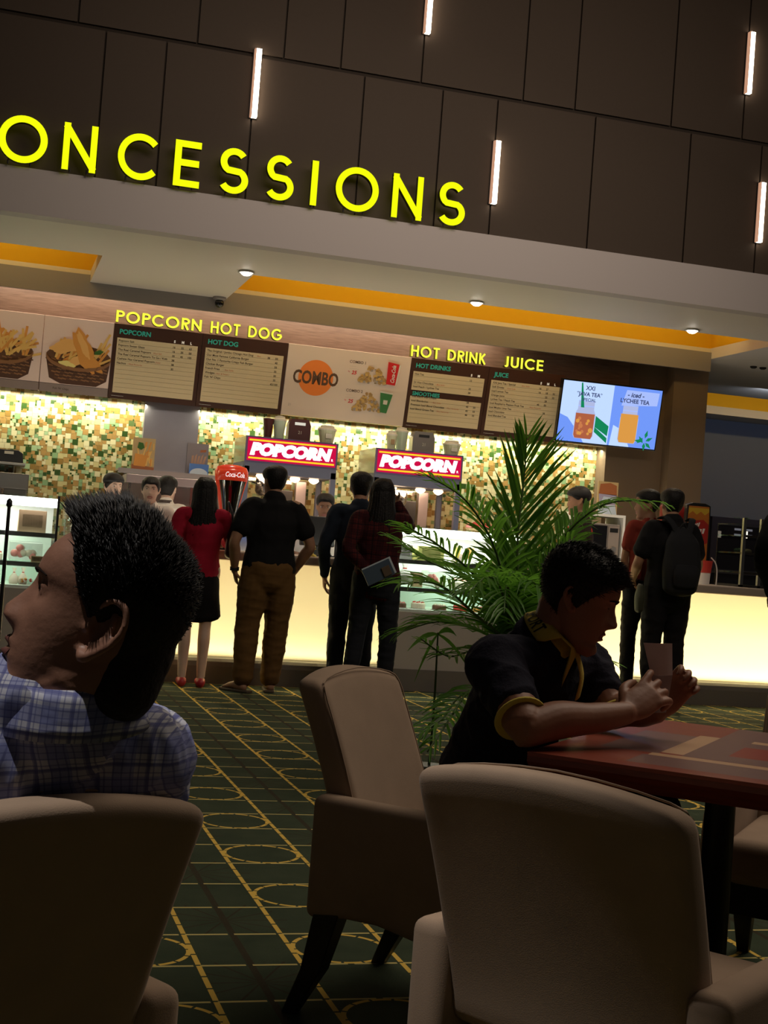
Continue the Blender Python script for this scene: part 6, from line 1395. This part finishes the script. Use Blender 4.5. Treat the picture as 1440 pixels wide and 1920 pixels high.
for s in (-1, 1):
    hp = pel+r_*s*.085; kn = hp+f_*.40; an = kn+V((0, 0, -.42))-f_*.05; m_.tube([hp, hp.lerp(kn, .5), kn, kn.lerp(an, .5), kn.lerp(an, .92)], [.09, .08, .066, .062, .058], n=16)
m_.build('trousers', SKIRT, boy, remesh=.011, smooth_it=2)
for s in (-1, 1):
    an = pel+r_*s*.085+f_*.35+V((0, 0, -.42)); MB().tube([an+V((0, 0, -.05))-f_*.03, an+f_*.08+V((0, 0, -.055)), an+f_*.18+V((0, 0, -.06))], [(.038, .036), (.044, .034), (.040, .022)], side=r_, n=14).build('shoe', BLK, boy, smooth_=True)
# what the boy holds
pp = thing('paper_slip', 'folded grey paper slip held upright in the hands of the boy', 'paper', (1.53, 2.855, .78))
NR = lambda v: V((v.x*.978, v.y*.978, 1.12+(v.z-1.12)*.978))
A_, B_, C_, D_ = V((1.506, 2.905, .941)), V((1.580, 2.905, .943)), V((1.592, 2.915, .868)), V((1.536, 2.915, .866)); E_, F_ = V((1.590, 2.93, .778)), V((1.556, 2.93, .776)); nb = V((0, .0015, 0))
def sheet(a, b, c, d, nm, m_, par, bow):
    mb = MB(); n = 8; vs = []
    for q in range(2):
        for j in range(n+1):
            for i in range(n+1):
                p = a.lerp(b, i/n).lerp(d.lerp(c, i/n), j/n)+V((0, -bow*math.sin(math.pi*i/n), 0))+nb*q; vs.append(p)
    k = (n+1)**2; fs = [(j*(n+1)+i, j*(n+1)+i+1, (j+1)*(n+1)+i+1, (j+1)*(n+1)+i) for j in range(n) for i in range(n)]; fs += [tuple(k+q for q in f_2[::-1]) for f_2 in fs]
    mb.add(vs, fs); return mb.build(nm, m_, par, smooth_=True)
A_, B_, C_, D_, E_, F_ = (NR(q) for q in (A_, B_, C_, D_, E_, F_))
sheet(A_, B_, C_, D_, 'upper_flap', mat('paper_grey', (.66, .64, .64), .6, noise=.08, nscale=40), pp, .008)
sheet(D_, C_, E_, F_, 'lower_fold', mat('paper_darker', (.36, .34, .35), .5), pp, .004)  # lower fold in a darker grey than the flap
# ------------------------------------------------------------ areca palm
LEAF = bpy.data.materials.new('palm_leaf'); n_, l_ = nodes(LEAF); b_ = n_['Principled BSDF']; b_.inputs['Roughness'].default_value = .38; b_.inputs['Base Color'].default_value = (.045, .13, .022, 1)
tr_ = n_.new('ShaderNodeBsdfTranslucent'); tr_.inputs[0].default_value = (.20, .50, .05, 1); mx_ = n_.new('ShaderNodeMixShader'); mx_.inputs[0].default_value = .45
l_.new(b_.outputs[0], mx_.inputs[1]); l_.new(tr_.outputs[0], mx_.inputs[2]); l_.new(mx_.outputs[0], n_['Material Output'].inputs[0])
oi_ = n_.new('ShaderNodeTexCoord'); nn_ = n_.new('ShaderNodeTexNoise'); nn_.inputs['Scale'].default_value = 6; l_.new(oi_.outputs['Object'], nn_.inputs['Vector'])
rr_ = n_.new('ShaderNodeValToRGB'); rr_.color_ramp.elements[0].color = (.03, .10, .015, 1); rr_.color_ramp.elements[1].color = (.12, .27, .05, 1); l_.new(nn_.outputs['Fac'], rr_.inputs[0]); l_.new(rr_.outputs[0], b_.inputs['Base Color'])
STEM = mat('palm_stem', (.06, .11, .03), .5)
palm = thing('potted_palm', 'tall potted areca palm between the seated boy and the counter', 'plant', (2.55, 6.3, 0))
POT = mat('pot_dark', (.035, .03, .028), .45)
MB().lathe([(.16, 0), (.20, .30), (.215, .34), (.20, .345), (.18, .30)], (2.55, 6.3, 0), n=28).build('pot', POT, palm, smooth_=False)
MB().lathe([(.188, .30), (.10, .32), (.01, .325)], (2.55, 6.3, 0), n=24).build('soil', mat('soil', (.03, .02, .012), .95), palm)
rg = random.Random(21)
def frond(pts, n=22, ll=.26, start=.30, seed=0, droop=.35, wd=.011, ang=48):
    pts = [V((2.55+rg.uniform(-.05, .05), 6.3+rg.uniform(-.05, .05), .31))]+[V(p) for p in pts]
    P, _ = smooth(pts, [.01]*len(pts), 12); N_ = len(P); st = MB()
    st.tube(P[::3]+[P[-1]], [.009-.0065*i/len(P[::3]) for i in range(len(P[::3])+1)], n=8, sub=1)
    f = st.build('frond', STEM, palm, smooth_=True); lf = MB()
    cum = [0]
    for i in range(1, N_): cum.append(cum[-1]+(P[i]-P[i-1]).length)
    tot = cum[-1]
    n = int(n*1.35)
    for k in range(n):
        q = start+(1-start)*(k+.3)/n; i = min(range(N_), key=lambda j: abs(cum[j]-q*tot)); i = max(1, min(N_-2, i)); T = (P[i+1]-P[i-1]).normalized()
        S_ = T.cross(V((0, 0, 1)));  S_ = V((1, 0, 0)) if S_.length < .25 else S_.normalized(); U_ = S_.cross(T).normalized()
        rel = (k+.5)/n; L = ll*(.45+.75*math.sin(math.pi*min(1, .18+rel*.80)))*rg.uniform(.85, 1.12)
        for s in (-1, 1):
            a = R(ang*(1-.45*rel)+rg.uniform(-7, 7)); d = (T*math.cos(a)+S_*s*math.sin(a)+U_*.28).normalized(); w = wd*.82*(1.1-.4*rel)*rg.uniform(.8, 1.2)
            wv = d.cross(U_); wv.normalize(); base = P[i]; vs = []; m = 6
            for j in range(m+1):
                t = j/m; c = base+d*L*t+V((0, 0, -1))*L*droop*t*t*rg.uniform(.85, 1.15); ww = w*(math.sin(math.pi*min(.97, .12+t*.86)))**.8 if j < m else .0006
                fold = U_*ww*.35
                vs += [c+wv*ww+fold, c-U_*.001, c-wv*ww+fold]
            fs = []
            for j in range(m): o = j*3; fs += [(o, o+1, o+4, o+3), (o+1, o+2, o+5, o+4)]
            lf.add(vs, fs)
    lf.build('leaflets', LEAF, f, smooth_=True)
FR = {
 'top': [(2.56, 6.3, .84), (2.54, 6.3, 1.23), (2.56, 6.32, 1.52), (2.55, 6.3, 1.72)], 'lup': [(2.53, 6.3, .76), (2.4, 6.2, 1.12), (2.19, 6.1, 1.36), (1.95, 6.0, 1.46)],
 'lmid': [(2.52, 6.3, .73), (2.28, 6.1, .99), (2.04, 5.95, 1.13), (1.8, 5.8, 1.22)], 'lmid2': [(2.52, 6.3, .73), (2.37, 6.4, .96), (2.14, 6.5, 1.07), (1.99, 6.6, 1.16)],
 'llow': [(2.51, 6.3, .68), (2.23, 6.0, .84), (1.99, 5.85, .97), (1.76, 5.7, .96)], 'llow2': [(2.51, 6.3, .65), (2.42, 6.5, .74), (2.26, 6.6, .76), (2.08, 6.6, .70)],
 'rarch': [(2.59, 6.3, .76), (2.7, 6.2, 1.17), (2.87, 6.05, 1.40), (3.1, 5.9, 1.43)], 'rup': [(2.58, 6.3, .76), (2.71, 6.4, 1.03), (2.88, 6.5, 1.26), (3.07, 6.6, 1.41)],
 'rmid': [(2.56, 6.3, .74), (2.56, 6.1, .96), (2.62, 6.0, 1.12), (2.66, 5.9, 1.22)], 'mid': [(2.53, 6.3, .73), (2.58, 6.5, 1.02), (2.53, 6.6, 1.23), (2.45, 6.7, 1.36)],
 'mid2': [(2.55, 6.3, .73), (2.66, 6.6, 1.02), (2.70, 6.8, 1.26), (2.72, 6.9, 1.42)], 'low3': [(2.5, 6.3, .63), (2.28, 6.1, .66), (2.1, 5.95, .64), (1.93, 5.85, .72)],
 'chair': [(2.45, 6.2, .5), (2.16, 5.9, .47), (1.97, 5.6, .40), (1.80, 5.5, .32)], 'chair2': [(2.45, 6.2, .5), (2.16, 5.8, .50), (2.0, 5.6, .39), (1.88, 5.5, .27)],
 'rlow': [(2.6, 6.3, .58), (2.67, 6.0, .72), (2.77, 5.9, .69), (2.86, 5.8, .66)], 'fr1': [(2.54, 6.3, .71), (2.36, 6.0, .95), (2.21, 5.8, 1.02), (2.05, 5.6, .95)],
 'fr2': [(2.56, 6.3, .71), (2.43, 5.95, .98), (2.41, 5.75, 1.01), (2.43, 5.6, .93)], 'fr3': [(2.55, 6.3, .68), (2.4, 6.0, .93), (2.3, 5.8, .98), (2.22, 5.6, .87)],
}
OPT = {'top': dict(n=24, ll=.34, start=.42, droop=.10, ang=38, wd=.012), 'rarch': dict(n=20, ll=.20, start=.35, droop=.6), 'rup': dict(n=26, ll=.32, wd=.014), 'low3': dict(n=12, ll=.18), 'chair': dict(n=10, ll=.16, start=.5), 'chair2': dict(n=10, ll=.16, start=.5), 'rlow': dict(n=10, ll=.16), 'rmid': dict(n=22, ll=.26, wd=.014), 'mid2': dict(n=24, ll=.30), 'mid': dict(n=22, ll=.26)}
for k_ in FR: frond(FR[k_], **OPT.get(k_, {}))
sd = thing('palm_seedling', 'thin young palm shoot with two leaves beside the tall palm', 'plant', (2.06, 6.0, 0))
MB().tube([(2.06, 6.0, 0), (2.068, 6.0, .35), (2.06, 6.0, .74)], [.007, .006, .004], n=8).build('stem', STEM, sd, smooth_=True)
MB().lathe([(.07, 0), (.085, .13), (.075, .135)], (2.06, 6.0, 0), n=20).build('pot', POT, sd)
for dx, dz, L in ((-1, .02, .16), (1, -.06, .15), (-.9, -.12, .13), (.7, .1, .1)):
    mb = MB(); vs = []; m = 6
    for j in range(m+1):
        t = j/m; c = V((2.06+dx*L*t, 6.0-.06*t, .735+dz*t-.10*t*t)); w = .014*math.sin(math.pi*min(.97, .1+t*.87)); vs += [c+V((0, .3, .9))*w, c, c+V((0, -.5, -.8))*w]
    mb.add(vs, [q for j in range(m) for q in ((j*3, j*3+1, j*3+4, j*3+3), (j*3+1, j*3+2, j*3+5, j*3+4))]); mb.build('leaf', LEAF, sd, smooth_=True)
far = thing('potted_palm', 'dim palm standing in the far room above the glass shelf case', 'plant', (10.3, 16.2, 0))
MB().lathe([(.22, 0), (.27, .5), (.25, .5)], (10.3, 16.2, 0), n=20).build('pot', POT, far); MB().cyl((10.3, 16.2, .4), (10.3, 16.2, 1.5), .05, .03).build('trunk', STEM, far)
for k in range(9):
    a = k*.7; mb = MB(); P_ = [V((10.3+math.cos(a)*.9*t, 16.2+math.sin(a)*.5*t, 1.5+.75*t-.55*t*t)) for t in (0, .25, .5, .75, 1)]
    for i in range(4):
        for j in range(4):
            b = P_[i].lerp(P_[i+1], j/4)
            for s in (-1, 1): d = (P_[i+1]-P_[i]).normalized()*.18+V((0, s*.1, .10*s)); mb.add([b, b+d*.5+V((0, 0, .012)), b+d, b+d*.5-V((0, 0, .012))], [(0, 1, 2, 3)])
    mb.build('frond', LEAF, far)
